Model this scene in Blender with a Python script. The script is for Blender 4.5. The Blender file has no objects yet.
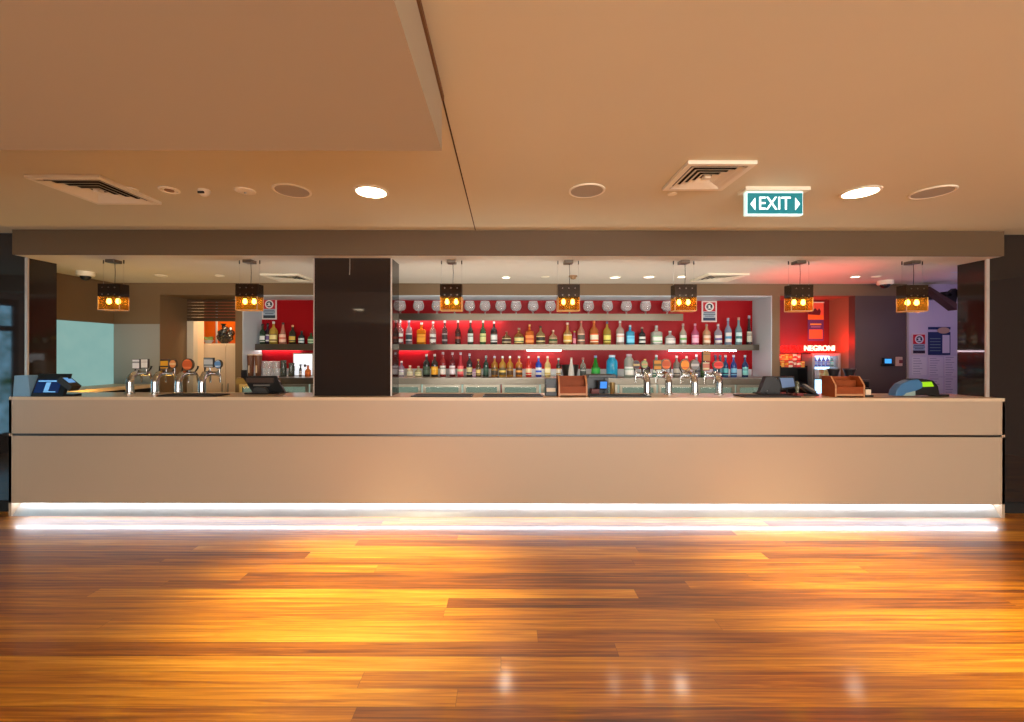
import bpy, bmesh, math, random
from mathutils import Vector, Matrix
random.seed(7)
PI = math.pi
COL = bpy.context.scene.collection
F, CX, CY, EYE, ROLL = 415.0, 506.0, 353.0, 1.505, 0.0016

# ------------------------------------------------------------------ measuring
def W(px, d):
    return (px - CX) / F * d
def Z(px, py, d):
    return EYE - (py - ROLL * (px - CX) - CY) / F * d
def S(c):
    return tuple(((v / 255) / 12.92 if v / 255 <= 0.04045 else ((v / 255 + 0.055) / 1.055) ** 2.4) for v in c)

# ------------------------------------------------------------------ materials
_M = {}
def mat(name, col=(128, 128, 128), rough=0.5, metal=0.0, emit=None, strength=0.0, spec=0.5, coat=0.0, noise=0.0, nscale=8.0):
    if name in _M: return _M[name]
    m = bpy.data.materials.new(name); m.use_nodes = True
    nt = m.node_tree; b = nt.nodes['Principled BSDF']
    c = S(col)
    b.inputs['Base Color'].default_value = (*c, 1)
    b.inputs['Roughness'].default_value = rough
    b.inputs['Metallic'].default_value = metal
    b.inputs['Specular IOR Level'].default_value = spec
    b.inputs['Coat Weight'].default_value = coat
    b.inputs['Coat Roughness'].default_value = 0.05
    if emit:
        b.inputs['Emission Color'].default_value = (*S(emit), 1)
        b.inputs['Emission Strength'].default_value = strength
    if noise:
        tc = nt.nodes.new('ShaderNodeTexCoord'); n = nt.nodes.new('ShaderNodeTexNoise')
        n.inputs['Scale'].default_value = nscale; n.inputs['Detail'].default_value = 4
        mr = nt.nodes.new('ShaderNodeMapRange')
        mr.inputs['To Min'].default_value = 1 - noise; mr.inputs['To Max'].default_value = 1 + noise
        mx = nt.nodes.new('ShaderNodeMix'); mx.data_type = 'RGBA'; mx.blend_type = 'MULTIPLY'
        mx.inputs[0].default_value = 1
        mx.inputs[6].default_value = (*c, 1)
        nt.links.new(tc.outputs['Object'], n.inputs['Vector'])
        nt.links.new(n.outputs['Fac'], mr.inputs['Value'])
        nt.links.new(mr.outputs['Result'], mx.inputs[7])
        nt.links.new(mx.outputs[2], b.inputs['Base Color'])
    _M[name] = m
    return m

def glass(name, col, body=0.3, rough=0.05):
    """thin coloured glass: light passes tinted, the surface stays glossy"""
    if name in _M: return _M[name]
    m = bpy.data.materials.new(name); m.use_nodes = True
    nt = m.node_tree; b = nt.nodes['Principled BSDF']; out = nt.nodes['Material Output']
    c = S(col)
    b.inputs['Base Color'].default_value = (*c, 1)
    b.inputs['Roughness'].default_value = rough
    b.inputs['Specular IOR Level'].default_value = 0.8
    t = nt.nodes.new('ShaderNodeBsdfTransparent'); t.inputs['Color'].default_value = (*[min(1, v ** 0.6) for v in c], 1)
    fr = nt.nodes.new('ShaderNodeFresnel'); ge = nt.nodes.new('ShaderNodeNewGeometry'); io = nt.nodes.new('ShaderNodeMath'); io.operation = 'MULTIPLY_ADD'
    io.inputs[1].default_value = 1 / 1.55 - 1.55; io.inputs[2].default_value = 1.55      # same index from either side: the ray is not bent
    nt.links.new(ge.outputs['Backfacing'], io.inputs[0]); nt.links.new(io.outputs[0], fr.inputs['IOR'])
    ad = nt.nodes.new('ShaderNodeMath'); ad.operation = 'ADD'; ad.use_clamp = True; ad.inputs[1].default_value = body
    mx = nt.nodes.new('ShaderNodeMixShader')
    nt.links.new(fr.outputs[0], ad.inputs[0]); nt.links.new(ad.outputs[0], mx.inputs[0])
    nt.links.new(t.outputs[0], mx.inputs[1]); nt.links.new(b.outputs[0], mx.inputs[2])
    nt.links.new(mx.outputs[0], out.inputs['Surface'])
    _M[name] = m
    return m

def banded(name, c1, c2, rough=0.5):
    """printed paper label: two colours in horizontal bands with a bit of print"""
    if name in _M: return _M[name]
    m = bpy.data.materials.new(name); m.use_nodes = True
    nt = m.node_tree; b = nt.nodes['Principled BSDF']
    b.inputs['Roughness'].default_value = rough
    tc = nt.nodes.new('ShaderNodeTexCoord'); sp = nt.nodes.new('ShaderNodeSeparateXYZ')
    r = nt.nodes.new('ShaderNodeValToRGB'); r.color_ramp.interpolation = 'CONSTANT'
    e = r.color_ramp.elements
    a, d = (*S(c1), 1), (*S(c2), 1)
    e[0].position, e[0].color = 0.0, a
    v = sum(ord(ch) for ch in name) % 3
    e[1].position, e[1].color = (0.35, 0.12, 0.62)[v], d
    for p, c in (((0.62, a),), ((0.3, a), (0.86, d)), ((0.7, a), (0.78, d), (0.82, a)))[v]:
        x = e.new(p); x.color = c
    nt.links.new(tc.outputs['Generated'], sp.inputs[0]); nt.links.new(sp.outputs['Z'], r.inputs[0])
    nt.links.new(r.outputs[0], b.inputs['Base Color'])
    _M[name] = m
    return m

def plank_floor():
    m = bpy.data.materials.new('hardwood_planks'); m.use_nodes = True
    nt = m.node_tree; L = nt.links; N = nt.nodes; b = N['Principled BSDF']
    def math_(op, a, c=None):
        n = N.new('ShaderNodeMath'); n.operation = op
        for k, v in enumerate((a, c)):
            if v is None: continue
            if isinstance(v, (int, float)): n.inputs[k].default_value = v
            else: L.new(v, n.inputs[k])
        return n.outputs[0]
    tc = N.new('ShaderNodeTexCoord'); sp = N.new('ShaderNodeSeparateXYZ'); L.new(tc.outputs['Object'], sp.inputs[0])
    v = math_('DIVIDE', sp.outputs['Y'], 0.098); row = math_('FLOOR', v); fv = math_('FRACT', v)
    wn = N.new('ShaderNodeTexWhiteNoise'); wn.noise_dimensions = '1D'; L.new(row, wn.inputs['W'])
    u = math_('DIVIDE', math_('ADD', sp.outputs['X'], math_('MULTIPLY', wn.outputs['Value'], 9.0)), 3.4)
    idx = math_('FLOOR', u); fu = math_('FRACT', u)
    cb = N.new('ShaderNodeCombineXYZ'); L.new(row, cb.inputs[0]); L.new(idx, cb.inputs[1])
    w2 = N.new('ShaderNodeTexWhiteNoise'); w2.noise_dimensions = '3D'; L.new(cb.outputs[0], w2.inputs['Vector'])
    # grain: noise stretched along the plank, shifted per plank
    mp = N.new('ShaderNodeCombineXYZ')
    L.new(math_('ADD', math_('MULTIPLY', sp.outputs['X'], 1.3), math_('MULTIPLY', w2.outputs['Value'], 40.0)), mp.inputs[0])
    L.new(math_('MULTIPLY', sp.outputs['Y'], 42.0), mp.inputs[1])
    ns = N.new('ShaderNodeTexNoise'); ns.inputs['Scale'].default_value = 1.0; ns.inputs['Detail'].default_value = 6; ns.inputs['Roughness'].default_value = 0.62
    ns.inputs['Distortion'].default_value = 0.6
    L.new(mp.outputs[0], ns.inputs['Vector'])
    tone = math_('ADD', math_('MULTIPLY', w2.outputs['Value'], 0.54), math_('MULTIPLY', math_('SUBTRACT', ns.outputs['Fac'], 0.5), 1.6))
    tone = math_('ADD', tone, 0.30)
    r = N.new('ShaderNodeValToRGB'); e = r.color_ramp.elements
    e[0].position = 0.0; e[0].color = (*S((80, 34, 8)), 1)
    e[1].position = 1.0; e[1].color = (*S((240, 170, 52)), 1)
    for p, c in ((0.3, (140, 74, 12)), (0.55, (184, 108, 16)), (0.8, (220, 144, 26))):
        x = e.new(p); x.color = (*S(c), 1)
    L.new(tone, r.inputs[0])
    gap = math_('MINIMUM', math_('MULTIPLY', math_('MINIMUM', fv, math_('SUBTRACT', 1.0, fv)), 30.0),
                math_('MULTIPLY', math_('MINIMUM', fu, math_('SUBTRACT', 1.0, fu)), 1500.0))
    gap = math_('MINIMUM', gap, 1.0)
    gap = math_('ADD', math_('MULTIPLY', gap, 0.5), 0.5)
    mx = N.new('ShaderNodeMix'); mx.data_type = 'RGBA'; mx.blend_type = 'MULTIPLY'; mx.inputs[0].default_value = 1
    L.new(r.outputs[0], mx.inputs[6]); L.new(gap, mx.inputs[7]); L.new(mx.outputs[2], b.inputs['Base Color'])
    b.inputs['Roughness'].default_value = 0.34
    b.inputs['Specular IOR Level'].default_value = 0.9
    b.inputs['Coat Weight'].default_value = 0.55
    b.inputs['Coat Roughness'].default_value = 0.12
    return m

def daylight(name, strength, kind):
    """glowing pane: sky over greenery, added sky-toned fill, added teal panel glow"""
    m = bpy.data.materials.new(name); m.use_nodes = True
    nt = m.node_tree; b = nt.nodes['Principled BSDF']
    b.inputs['Base Color'].default_value = (0, 0, 0, 1)
    tc = nt.nodes.new('ShaderNodeTexCoord'); n = nt.nodes.new('ShaderNodeTexNoise'); n.inputs['Scale'].default_value = 5
    r = nt.nodes.new('ShaderNodeValToRGB'); e = r.color_ramp.elements
    cs = {'green': ((0.3, (30, 80, 60)), (0.7, (130, 190, 225))), 'sky': ((0.3, (236, 232, 226)), (0.7, (250, 248, 244))), 'teal': ((0.2, (134, 178, 172)), (0.8, (146, 186, 178)))}[kind]
    for k in (0, 1):
        e[k].position = cs[k][0]; e[k].color = (*S(cs[k][1]), 1)
    nt.links.new(tc.outputs['Object'], n.inputs['Vector']); nt.links.new(n.outputs['Fac'], r.inputs[0])
    nt.links.new(r.outputs[0], b.inputs['Emission Color']); b.inputs['Emission Strength'].default_value = strength
    return m

# ------------------------------------------------------------------ mesh builder
class MB:
    def __init__(s): s.bm = bmesh.new()
    def box(s, x0, x1, y0, y1, z0, z1, M=None):
        vs = [s.bm.verts.new(Vector((x, y, z))) for x in (x0, x1) for y in (y0, y1) for z in (z0, z1)]
        if M is not None:
            for v in vs: v.co = M @ v.co
        for f in ((0, 1, 3, 2), (4, 6, 7, 5), (0, 4, 5, 1), (2, 3, 7, 6), (0, 2, 6, 4), (1, 5, 7, 3)):
            s.bm.faces.new([vs[k] for k in f])
        return s
    def prism(s, pts, axis, a0, a1, M=None):
        """polygon extruded along an axis; pts are the two other coordinates"""
        def mk(p, a):
            q = {'x': (a, p[0], p[1]), 'y': (p[0], a, p[1]), 'z': (p[0], p[1], a)}[axis]
            q = Vector(q); return M @ q if M is not None else q
        A = [s.bm.verts.new(mk(p, a0)) for p in pts]; B = [s.bm.verts.new(mk(p, a1)) for p in pts]
        n = len(pts)
        s.bm.faces.new(A); s.bm.faces.new(B[::-1])
        for k in range(n): s.bm.faces.new((A[k], B[k], B[(k + 1) % n], A[(k + 1) % n]))
        return s
    def lathe(s, prof, n=20, M=None, sq=1.0, flat=1.0, closed=False):
        """profile (r, z) turned about z; sq > 1 squares the section, flat squeezes y"""
        rings = []
        for (r, z) in prof:
            ring = []
            for k in range(n):
                a = 2 * PI * (k + 0.5) / n
                c, sn = math.cos(a), math.sin(a)
                if sq != 1.0:
                    q = (abs(c) ** (2 * sq) + abs(sn) ** (2 * sq)) ** (-1 / (2 * sq))
                else: q = 1
                v = Vector((r * c * q, r * sn * q * flat, z))
                ring.append(s.bm.verts.new(M @ v if M is not None else v))
            rings.append(ring)
        for a, b in zip(rings, rings[1:]):
            for k in range(n): s.bm.faces.new((a[k], a[(k + 1) % n], b[(k + 1) % n], b[k]))
        if closed:
            for k in range(n): s.bm.faces.new((rings[-1][k], rings[-1][(k + 1) % n], rings[0][(k + 1) % n], rings[0][k]))
        else: s.bm.faces.new(rings[0][::-1]); s.bm.faces.new(rings[-1])
        return s
    def tube(s, pts, rad, n=10):
        """round tube along points; rad a number or one per point"""
        P = [Vector(p) for p in pts]
        R = rad if isinstance(rad, (list, tuple)) else [rad] * len(P)
        rings = []
        up = Vector((0.31, 0.17, 0.93))
        for i, p in enumerate(P):
            t = (P[min(i + 1, len(P) - 1)] - P[max(i - 1, 0)]).normalized()
            u = t.cross(up)
            if u.length < 1e-3: u = t.cross(Vector((1, 0, 0)))
            u.normalize(); w = t.cross(u)
            rings.append([s.bm.verts.new(p + R[i] * (math.cos(2 * PI * k / n) * u + math.sin(2 * PI * k / n) * w)) for k in range(n)])
        for a, b in zip(rings, rings[1:]):
            for k in range(n): s.bm.faces.new((a[k], a[(k + 1) % n], b[(k + 1) % n], b[k]))
        s.bm.faces.new(rings[0][::-1]); s.bm.faces.new(rings[-1])
        return s
    def cyl(s, r, z0, z1, n=24, M=None):
        return s.lathe([(r, z0), (r, z1)], n, M)
    def patch(s, r, z0, z1, a0, a1, n=10, sq=1.0, flat=1.0, th=0.0012):
        """curved label lying on a bottle, facing -y"""
        def at(a, rr, z):
            c, sn = math.cos(a), math.sin(a)
            q = (abs(c) ** (2 * sq) + abs(sn) ** (2 * sq)) ** (-1 / (2 * sq)) if sq != 1 else 1
            return s.bm.verts.new((rr * c * q, rr * sn * q * flat, z))
        A = [[at(a0 + (a1 - a0) * k / n, rr, z) for k in range(n + 1)] for rr, z in ((r + .0004, z0), (r + th, z0), (r + th, z1), (r + .0004, z1))]
        for i in range(4):
            a, b = A[i], A[(i + 1) % 4]
            for k in range(n): s.bm.faces.new((a[k], a[k + 1], b[k + 1], b[k]))
        s.bm.faces.new([A[i][0] for i in range(4)]); s.bm.faces.new([A[i][n] for i in (3, 2, 1, 0)])
        return s
    def build(s, name, m, parent=None, loc=None, bevel=0.0, smooth=None):
        bmesh.ops.recalc_face_normals(s.bm, faces=s.bm.faces)
        me = bpy.data.meshes.new(name); s.bm.to_mesh(me); s.bm.free()
        o = bpy.data.objects.new(name, me); COL.objects.link(o)
        me.materials.append(m)
        if parent is not None: o.parent = parent
        if loc is not None: o.location = loc
        if smooth:
            me.polygons.foreach_set('use_smooth', [True] * len(me.polygons))
            e = o.modifiers.new('edges', 'EDGE_SPLIT'); e.split_angle = math.radians(smooth)
        if bevel:
            b = o.modifiers.new('bevel', 'BEVEL'); b.width = bevel; b.segments = 2; b.limit_method = 'ANGLE'
        return o

def tag(o, label, cat, group=None, kind=None):
    o['label'] = label; o['category'] = cat
    if group: o['group'] = group
    if kind: o['kind'] = kind
    return o
def thing(name, loc, label, cat, group=None, rz=0.0):
    o = bpy.data.objects.new(name, None); COL.objects.link(o)
    o.location = loc; o.rotation_euler = (0, 0, rz); o.empty_display_size = 0.05
    return tag(o, label, cat, group)
def struct(mb, name, m, label=None, **k):
    o = mb.build(name, m, **k); o['kind'] = 'structure'
    if label: o['label'] = label
    return o
def kids(o): return [c for c in bpy.data.objects if c.parent == o]
def dup(root, loc, label, rz=None):
    r = root.copy(); COL.objects.link(r); r.location = loc; r['label'] = label
    if rz is not None: r.rotation_euler = (0, 0, rz)
    for ch in kids(root):
        c = ch.copy(); COL.objects.link(c); c.parent = r
        for g in kids(ch):
            d = g.copy(); COL.objects.link(d); d.parent = c
    return r
def text(body, size, m, name, parent, loc, rot=(PI / 2, 0, 0), ext=0.002, sx=1.0, align='CENTER', bold=0.0):
    cu = bpy.data.curves.new(name, 'FONT'); cu.body = body; cu.size = size; cu.extrude = ext
    cu.align_x = align; cu.align_y = 'CENTER'; cu.offset = bold
    t = bpy.data.objects.new(name + '_tmp', cu); COL.objects.link(t)
    dg = bpy.context.evaluated_depsgraph_get(); dg.update()
    me = bpy.data.meshes.new_from_object(t.evaluated_get(dg))
    bpy.data.objects.remove(t)
    o = bpy.data.objects.new(name, me); COL.objects.link(o)
    me.materials.clear(); me.materials.append(m)
    o.parent = parent; o.location = loc; o.rotation_euler = rot; o.scale = (sx, 1, 1)
    return o
def lamp(name, kind, loc, energy, col, rot=(0, 0, 0), **k):
    l = bpy.data.lights.new(name, kind); l.energy = energy; l.color = S(col)
    for a, v in k.items(): setattr(l, a, v)
    o = bpy.data.objects.new(name, l); COL.objects.link(o); o.location = loc; o.rotation_euler = rot
    return o

# palette
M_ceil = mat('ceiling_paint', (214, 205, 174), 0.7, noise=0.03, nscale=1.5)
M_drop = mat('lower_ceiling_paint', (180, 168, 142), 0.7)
M_taupe = mat('taupe_paint', (94, 72, 46), 0.6)
M_barceil = mat('bar_ceiling_paint', (214, 206, 190), 0.7)
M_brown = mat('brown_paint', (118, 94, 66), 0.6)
M_dark = mat('dark_brown_paint', (84, 66, 60), 0.6)
M_grey = mat('lower_wall_grey', (150, 148, 142), 0.5)
M_white = mat('white_reveal', (196, 206, 212), 0.55)
M_red = mat('red_panel', (156, 4, 17), 0.4, spec=0.2)
M_blackglass = mat('black_glass', (42, 35, 32), 0.04, spec=0.5)
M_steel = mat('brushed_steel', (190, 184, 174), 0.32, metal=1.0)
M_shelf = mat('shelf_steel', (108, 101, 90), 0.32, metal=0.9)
M_chrome = mat('chrome', (196, 196, 194), 0.16, metal=1.0)
M_strip = mat('satin_trim', (200, 188, 176), 0.35, metal=0.4)
M_counter = mat('counter_laminate', (180, 158, 133), 0.4, noise=0.03, nscale=0.8)
M_ctop = mat('counter_top', (212, 188, 156), 0.25)
M_groove = mat('groove_metal', (92, 90, 88), 0.3, metal=0.9)
M_black = mat('black_plastic', (18, 17, 17), 0.35)
M_rubber = mat('black_rubber', (26, 22, 20), 0.7)
M_wood = mat('box_timber', (146, 68, 26), 0.5, spec=.2, noise=0.25, nscale=14)
M_woodedge = mat('box_timber_edge', (196, 136, 88), 0.45)
M_plastic = mat('white_plastic', (240, 232, 208), 0.45)
M_greyplastic = mat('grey_grille', (176, 168, 150), 0.6)
M_cream = mat('cream_panel', (228, 206, 176), 0.5)
M_orange = mat('orange_tile', (214, 98, 12), 0.35)
M_paper = mat('white_paper', (226, 220, 222), 0.7)
M_screen = mat('lit_screen', (20, 30, 50), 0.1, emit=(90, 140, 205), strength=0.9)
M_dim = mat('dark_gap', (14, 12, 10), 0.8)

# ================================================================== SETTING
DF, DW, DJ, DB, DN = 3.807, 3.93, 4.2, 5.35, 5.78   # counter front, front wall, jamb back, back wall, niche back
ZC, ZB, ZT, ZN = 2.6325, 2.401, 1.096, 2.25          # main ceiling, bar ceiling, counter top, niche head
XL, XR = -7.5, 7.5
struct(MB().box(XL, XR, -5, DF + .3, -0.1, 0), 'floor', plank_floor(), 'polished orange brown hardwood plank floor')
struct(MB().box(XL, XR, DF + .3, 7.3, -0.1, 0), 'floor_bar', mat('bar_floor', (150, 146, 138), .5), 'grey floor behind the bar')  # out of view; grey put in so it bounces neutral light up
struct(MB().box(XL, XR, -5, DW + 0.3, ZC, ZC + 0.1), 'ceiling', M_ceil, 'tan painted ceiling in front of the bar')
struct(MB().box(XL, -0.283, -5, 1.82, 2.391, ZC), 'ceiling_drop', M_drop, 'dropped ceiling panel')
struct(MB().box(-0.287, -0.279, 1.82, DF, ZC - 0.002, ZC + 0.01), 'trim_1', mat('seam', (70, 48, 26), 0.8), 'dark joint running across the ceiling')
struct(MB().box(-0.283, -0.273, -5, 1.82, ZC - 0.022, ZC), 'trim_2', mat('seam_brown', (120, 84, 48), 0.8), 'brown joint beside the dropped ceiling')  # brown joint strip along the edge of the dropped ceiling
struct(MB().box(XL - 0.1, XL, -5, DW, 0, ZC), 'wall_left', mat('side_wall_paint', (150, 150, 150), 0.7))
struct(MB().box(XR, XR + 0.1, -5, DW, 0, ZC), 'wall_right', mat('right_wall_paint', (110, 92, 76), 0.7))
struct(MB().box(XL - 0.1, XR + 0.1, -5.1, -5, 0, ZC), 'wall_rear', mat('rear_wall_paint', (140, 120, 96), 0.7))
# glazed door in the side wall: its daylight shows in the black cladding
struct(MB().box(XL, XL + 0.03, 1.50, 1.58, 0, 2.3).box(XL, XL + 0.03, 2.62, 2.70, 0, 2.3).box(XL, XL + 0.03, 1.58, 2.62, 2.2, 2.3)
       .box(XL, XL + 0.03, 1.58, 2.62, 1.82, 1.9).box(XL, XL + 0.03, 1.58, 2.62, 0, 0.3), 'door_1', M_dim, 'dark framed glazed door')
struct(MB().box(XL + 0.002, XL + 0.012, 1.58, 2.62, 0.3, 2.2), 'glow_pane_1', daylight('daylight_green', 5.0, 'green'))
# glowing panes out of view behind the camera, added as soft fill
for k, x0 in enumerate((-3.1, -0.95, 1.2, 3.35, 5.5)):
    struct(MB().box(x0, x0 + 1.9, -5, -4.99, 0.3, 2.35), f'glow_pane_{k + 2}', daylight(f'daylight_{k}', 9.0, 'sky'))
    f = MB()
    for a, b, c, d in ((x0 - .06, x0, .24, 2.39), (x0 + 1.9, x0 + 1.96, .24, 2.39), (x0, x0 + 1.9, .24, .3), (x0, x0 + 1.9, 2.35, 2.39), (x0 + .92, x0 + .98, .3, 2.35)):
        f.box(a, b, -5, -4.96, c, d)
    struct(f, f'trim_{k + 3}', M_dim)
# bulkhead above the counter
XB0, XB1 = -4.532, 4.569
struct(MB().box(XB0, XB1, DF, DF + .02, ZB, ZC - 0.002).box(XB0, XB1, DF + .02, DW, ZB + .01, ZC - 0.002), 'trim_bulkhead', M_taupe, 'taupe bulkhead above the counter')
struct(MB().box(XB0, XB1, DF + .02, DW, ZB, ZB + .01).box(-4.548, 4.567, DW, DJ, ZB, ZC - 0.002).box(-5.15, 6.1, DJ, 5.9, ZB, ZB + 0.1), 'ceiling_bar', M_barceil, 'pale ceiling over the bar')
# black glass front walls, jambs
struct(MB().box(XL, -4.548, DW, DJ, 0.0, ZC), 'wall_front_left', M_blackglass, 'black glass wall beside the bar')
struct(MB().box(4.567, XR, DW, DJ, 0.0, ZC), 'wall_front_right', M_blackglass, 'black glass wall beside the bar')
struct(MB().box(XL, -4.56, DW - .012, DW, 0, 0.1), 'baseboard_left', M_dim)
struct(MB().box(4.59, XR, DW - .012, DW, 0, 0.1), 'baseboard_right', M_dim)
struct(MB().box(-4.552, -4.526, DW - 0.006, DW + 0.008, ZT, ZB), 'trim_left_jamb', M_strip, 'satin metal corner strip')
struct(MB().box(4.541, 4.572, DW - 0.006, DW + 0.008, ZT, ZB), 'trim_right_jamb', M_strip, 'satin metal corner strip')
# pillar
struct(MB().box(-1.818, -1.084, DW, DJ, ZT, ZB), 'pillar', M_blackglass, 'black glass clad pillar standing on the counter')
struct(MB().box(-1.822, -1.814, DW - 0.005, DW + 0.01, ZT, ZB), 'trim_pillar_left', M_strip)
struct(MB().box(-1.092, -1.081, DW - 0.005, DW + 0.01, ZT, ZB), 'trim_pillar_right', M_strip)
tag(MB().tube([(-1.475, DW - .012, ZB), (-1.474, DW - .014, ZB - .1), (-1.478, DW - .012, ZB - .16)], .004, 6).build('hanging_hook', mat('hook_grey', (150, 140, 130), .4, metal=.6)), 'thin metal hook hanging in front of the black pillar', 'hook')
# bar side wall and back wall
XSW = -5.06
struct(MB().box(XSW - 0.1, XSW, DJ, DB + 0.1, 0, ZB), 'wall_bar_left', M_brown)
struct(MB().box(XSW + 0.001, XSW + 0.012, DJ + 0.01, DB - 0.01, 1.0, 1.87), 'glow_pane_7', daylight('teal_panel_glow', 0.68, 'teal'), 'pale teal side wall panel given its own glow')  # teal panel emits to stand in for light falling on it
bw = MB()
bw.box(XSW, 5.17, DB, DB + 0.1, ZN, ZB)
for a, b in ((XSW, -4.46), (-3.49, -3.40), (3.43, 3.53)): bw.box(a, b, DB, DB + 0.1, 0, ZN)
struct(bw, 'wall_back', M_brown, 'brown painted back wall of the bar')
struct(MB().box(XSW + 0.012, -4.46, DB - 0.008, DB, 0, 1.87), 'wall_back_lower', M_grey, 'grey lower part of the back wall')  # back wall is grey below this height, brown above
struct(MB().box(4.50, 5.17, DB, DB + 0.1, 0, ZN), 'wall_back_right', M_dark, 'dark brown wall between alcove and notices')
struct(MB().box(5.17, 6.1, DB + 0.0, DB + 0.1, 0, ZB), 'wall_notice', mat('notice_wall_paint', (214, 206, 214), 0.7), 'pale wall covered in notices')
struct(MB().box(5.16, 5.185, DB - 0.012, DB, 0, ZB - 0.01), 'trim_notice_edge', M_strip)
# niche
nb = DN
struct(MB().box(-3.40, 3.43, nb, nb + 0.05, 0, ZN + 0.15), 'wall_niche_back', M_red, 'red back panel of the bottle niche')
struct(MB().box(-3.50, -3.40, DB + 0.1, nb + 0.05, 0, ZN + .1), 'wall_niche_left', M_white)
struct(MB().box(3.43, 3.53, DB + 0.1, nb + 0.05, 0, ZN + .1), 'wall_niche_right', M_white)
struct(MB().box(-3.398, -3.388, DB, DB + 0.1, 1.1, ZN).box(3.418, 3.428, DB, DB + 0.1, 1.1, ZN), 'trim_niche_sides', M_white)
struct(MB().box(-3.388, 3.418, DB + .002, nb, ZN - 0.012, ZN - 0.002), 'trim_niche_head', M_white, 'pale head of the bottle niche')
# left alcove with doorway to the kitchen
struct(MB().box(-4.56, -4.46, DB + 0.1, nb + 0.1, 0, ZN), 'wall_alcove_left', M_brown)
struct(MB().box(-4.46, -3.5, DB + 0.1, nb + 0.1, ZN, ZN + .1), 'ceiling_alcove', M_brown)
struct(MB().box(-4.46, -4.37, nb + 0.02, nb + 0.1, 0, 1.96), 'door_2', mat('door_frame', (206, 198, 180), 0.5), 'pale door frame of the kitchen doorway')
kw = MB().box(-4.56, -4.44, nb + 0.1, 6.1, 0, 2.5).box(-5.0, -4.56, 6.0, 6.1, 0, 2.5).box(-5.1, -5.0, 6.0, 6.6, 0, 2.5).box(-5.0, -3.2, 6.55, 6.65, 0, 1.5)
struct(kw, 'wall_kitchen_left', M_cream)
struct(MB().box(-5.0, -3.2, 6.5, 6.55, 1.5, 2.5), 'wall_kitchen_back', M_orange, 'orange tiled kitchen wall')
struct(MB().box(-4.535, -4.515, 6.48, 6.50, 1.2, 2.5), 'trim_kitchen_pipe', M_white)
struct(MB().box(-3.62, -3.5, nb + 0.1, 6.55, 0, 2.5), 'wall_kitchen_right', M_cream)
struct(MB().box(-5.1, -3.5, nb + .1, 6.6, 2.5, 2.55), 'ceiling_kitchen', M_white)
# red alcove
struct(MB().box(3.53, 4.6, nb, nb + 0.1, 0, ZN + .1), 'wall_alcove_back', mat('alcove_red', (120, 12, 12), 0.5), 'red back wall of the alcove')
struct(MB().box(4.50, 4.6, DB + 0.1, nb, 0, ZN), 'wall_alcove_right', mat('alcove_brown', (150, 110, 84), 0.55))
struct(MB().box(3.53, 4.6, DB + 0.1, nb, ZN, ZN + 0.1), 'ceiling_alcove_red', mat('alcove_head', (150, 110, 84), 0.55))

# ================================================================== COUNTER
t = thing('bar_counter', (0, DF, 0), 'long beige front bar counter lit from below', 'counter')
c0, c1 = -4.56, 4.578
MB().box(c0, c1, 0, 0.118, 1.068, ZT).box(-4.535, 4.535, 0.118, 0.46, 1.068, ZT).build('counter_top', M_ctop, t)
MB().box(c0, c1, 0, 0.02, 0.760, 1.068).build('upper_front_panel', M_counter, t)
MB().box(c0, c1, 0, 0.02, 0.122, 0.738).build('lower_front_panel', M_counter, t)
MB().box(c0 + 0.03, c1 - 0.03, 0.008, 0.03, 0.738, 0.760).build('groove_strip', M_groove, t)
MB().box(c0, c0 + 0.025, 0.0, 0.118, 0, 1.068).build('end_panel', M_counter, t)
MB().box(c1 - 0.025, c1, 0.0, 0.118, 0, 1.068).build('end_panel', M_counter, t)
MB().box(-4.52, 4.52, 0.125, 0.44, 0.15, 1.06).build('carcass', M_dim, t)
kp = MB().prism([(0.004, 0.0), (0.014, 0.0), (0.115, 0.122), (0.095, 0.122)], 'x', c0 + 0.026, c1 - 0.026)
kp.build('kick_plate', mat('galvanised_kick', (196, 196, 192), 0.35, metal=0.55, noise=0.12, nscale=6), t)
MB().box(c0 + 0.03, c1 - 0.03, 0.03, 0.05, 0.112, 0.122).build('light_strip', mat('led_white', (255, 255, 255), emit=(232, 240, 255), strength=14), t)

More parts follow.
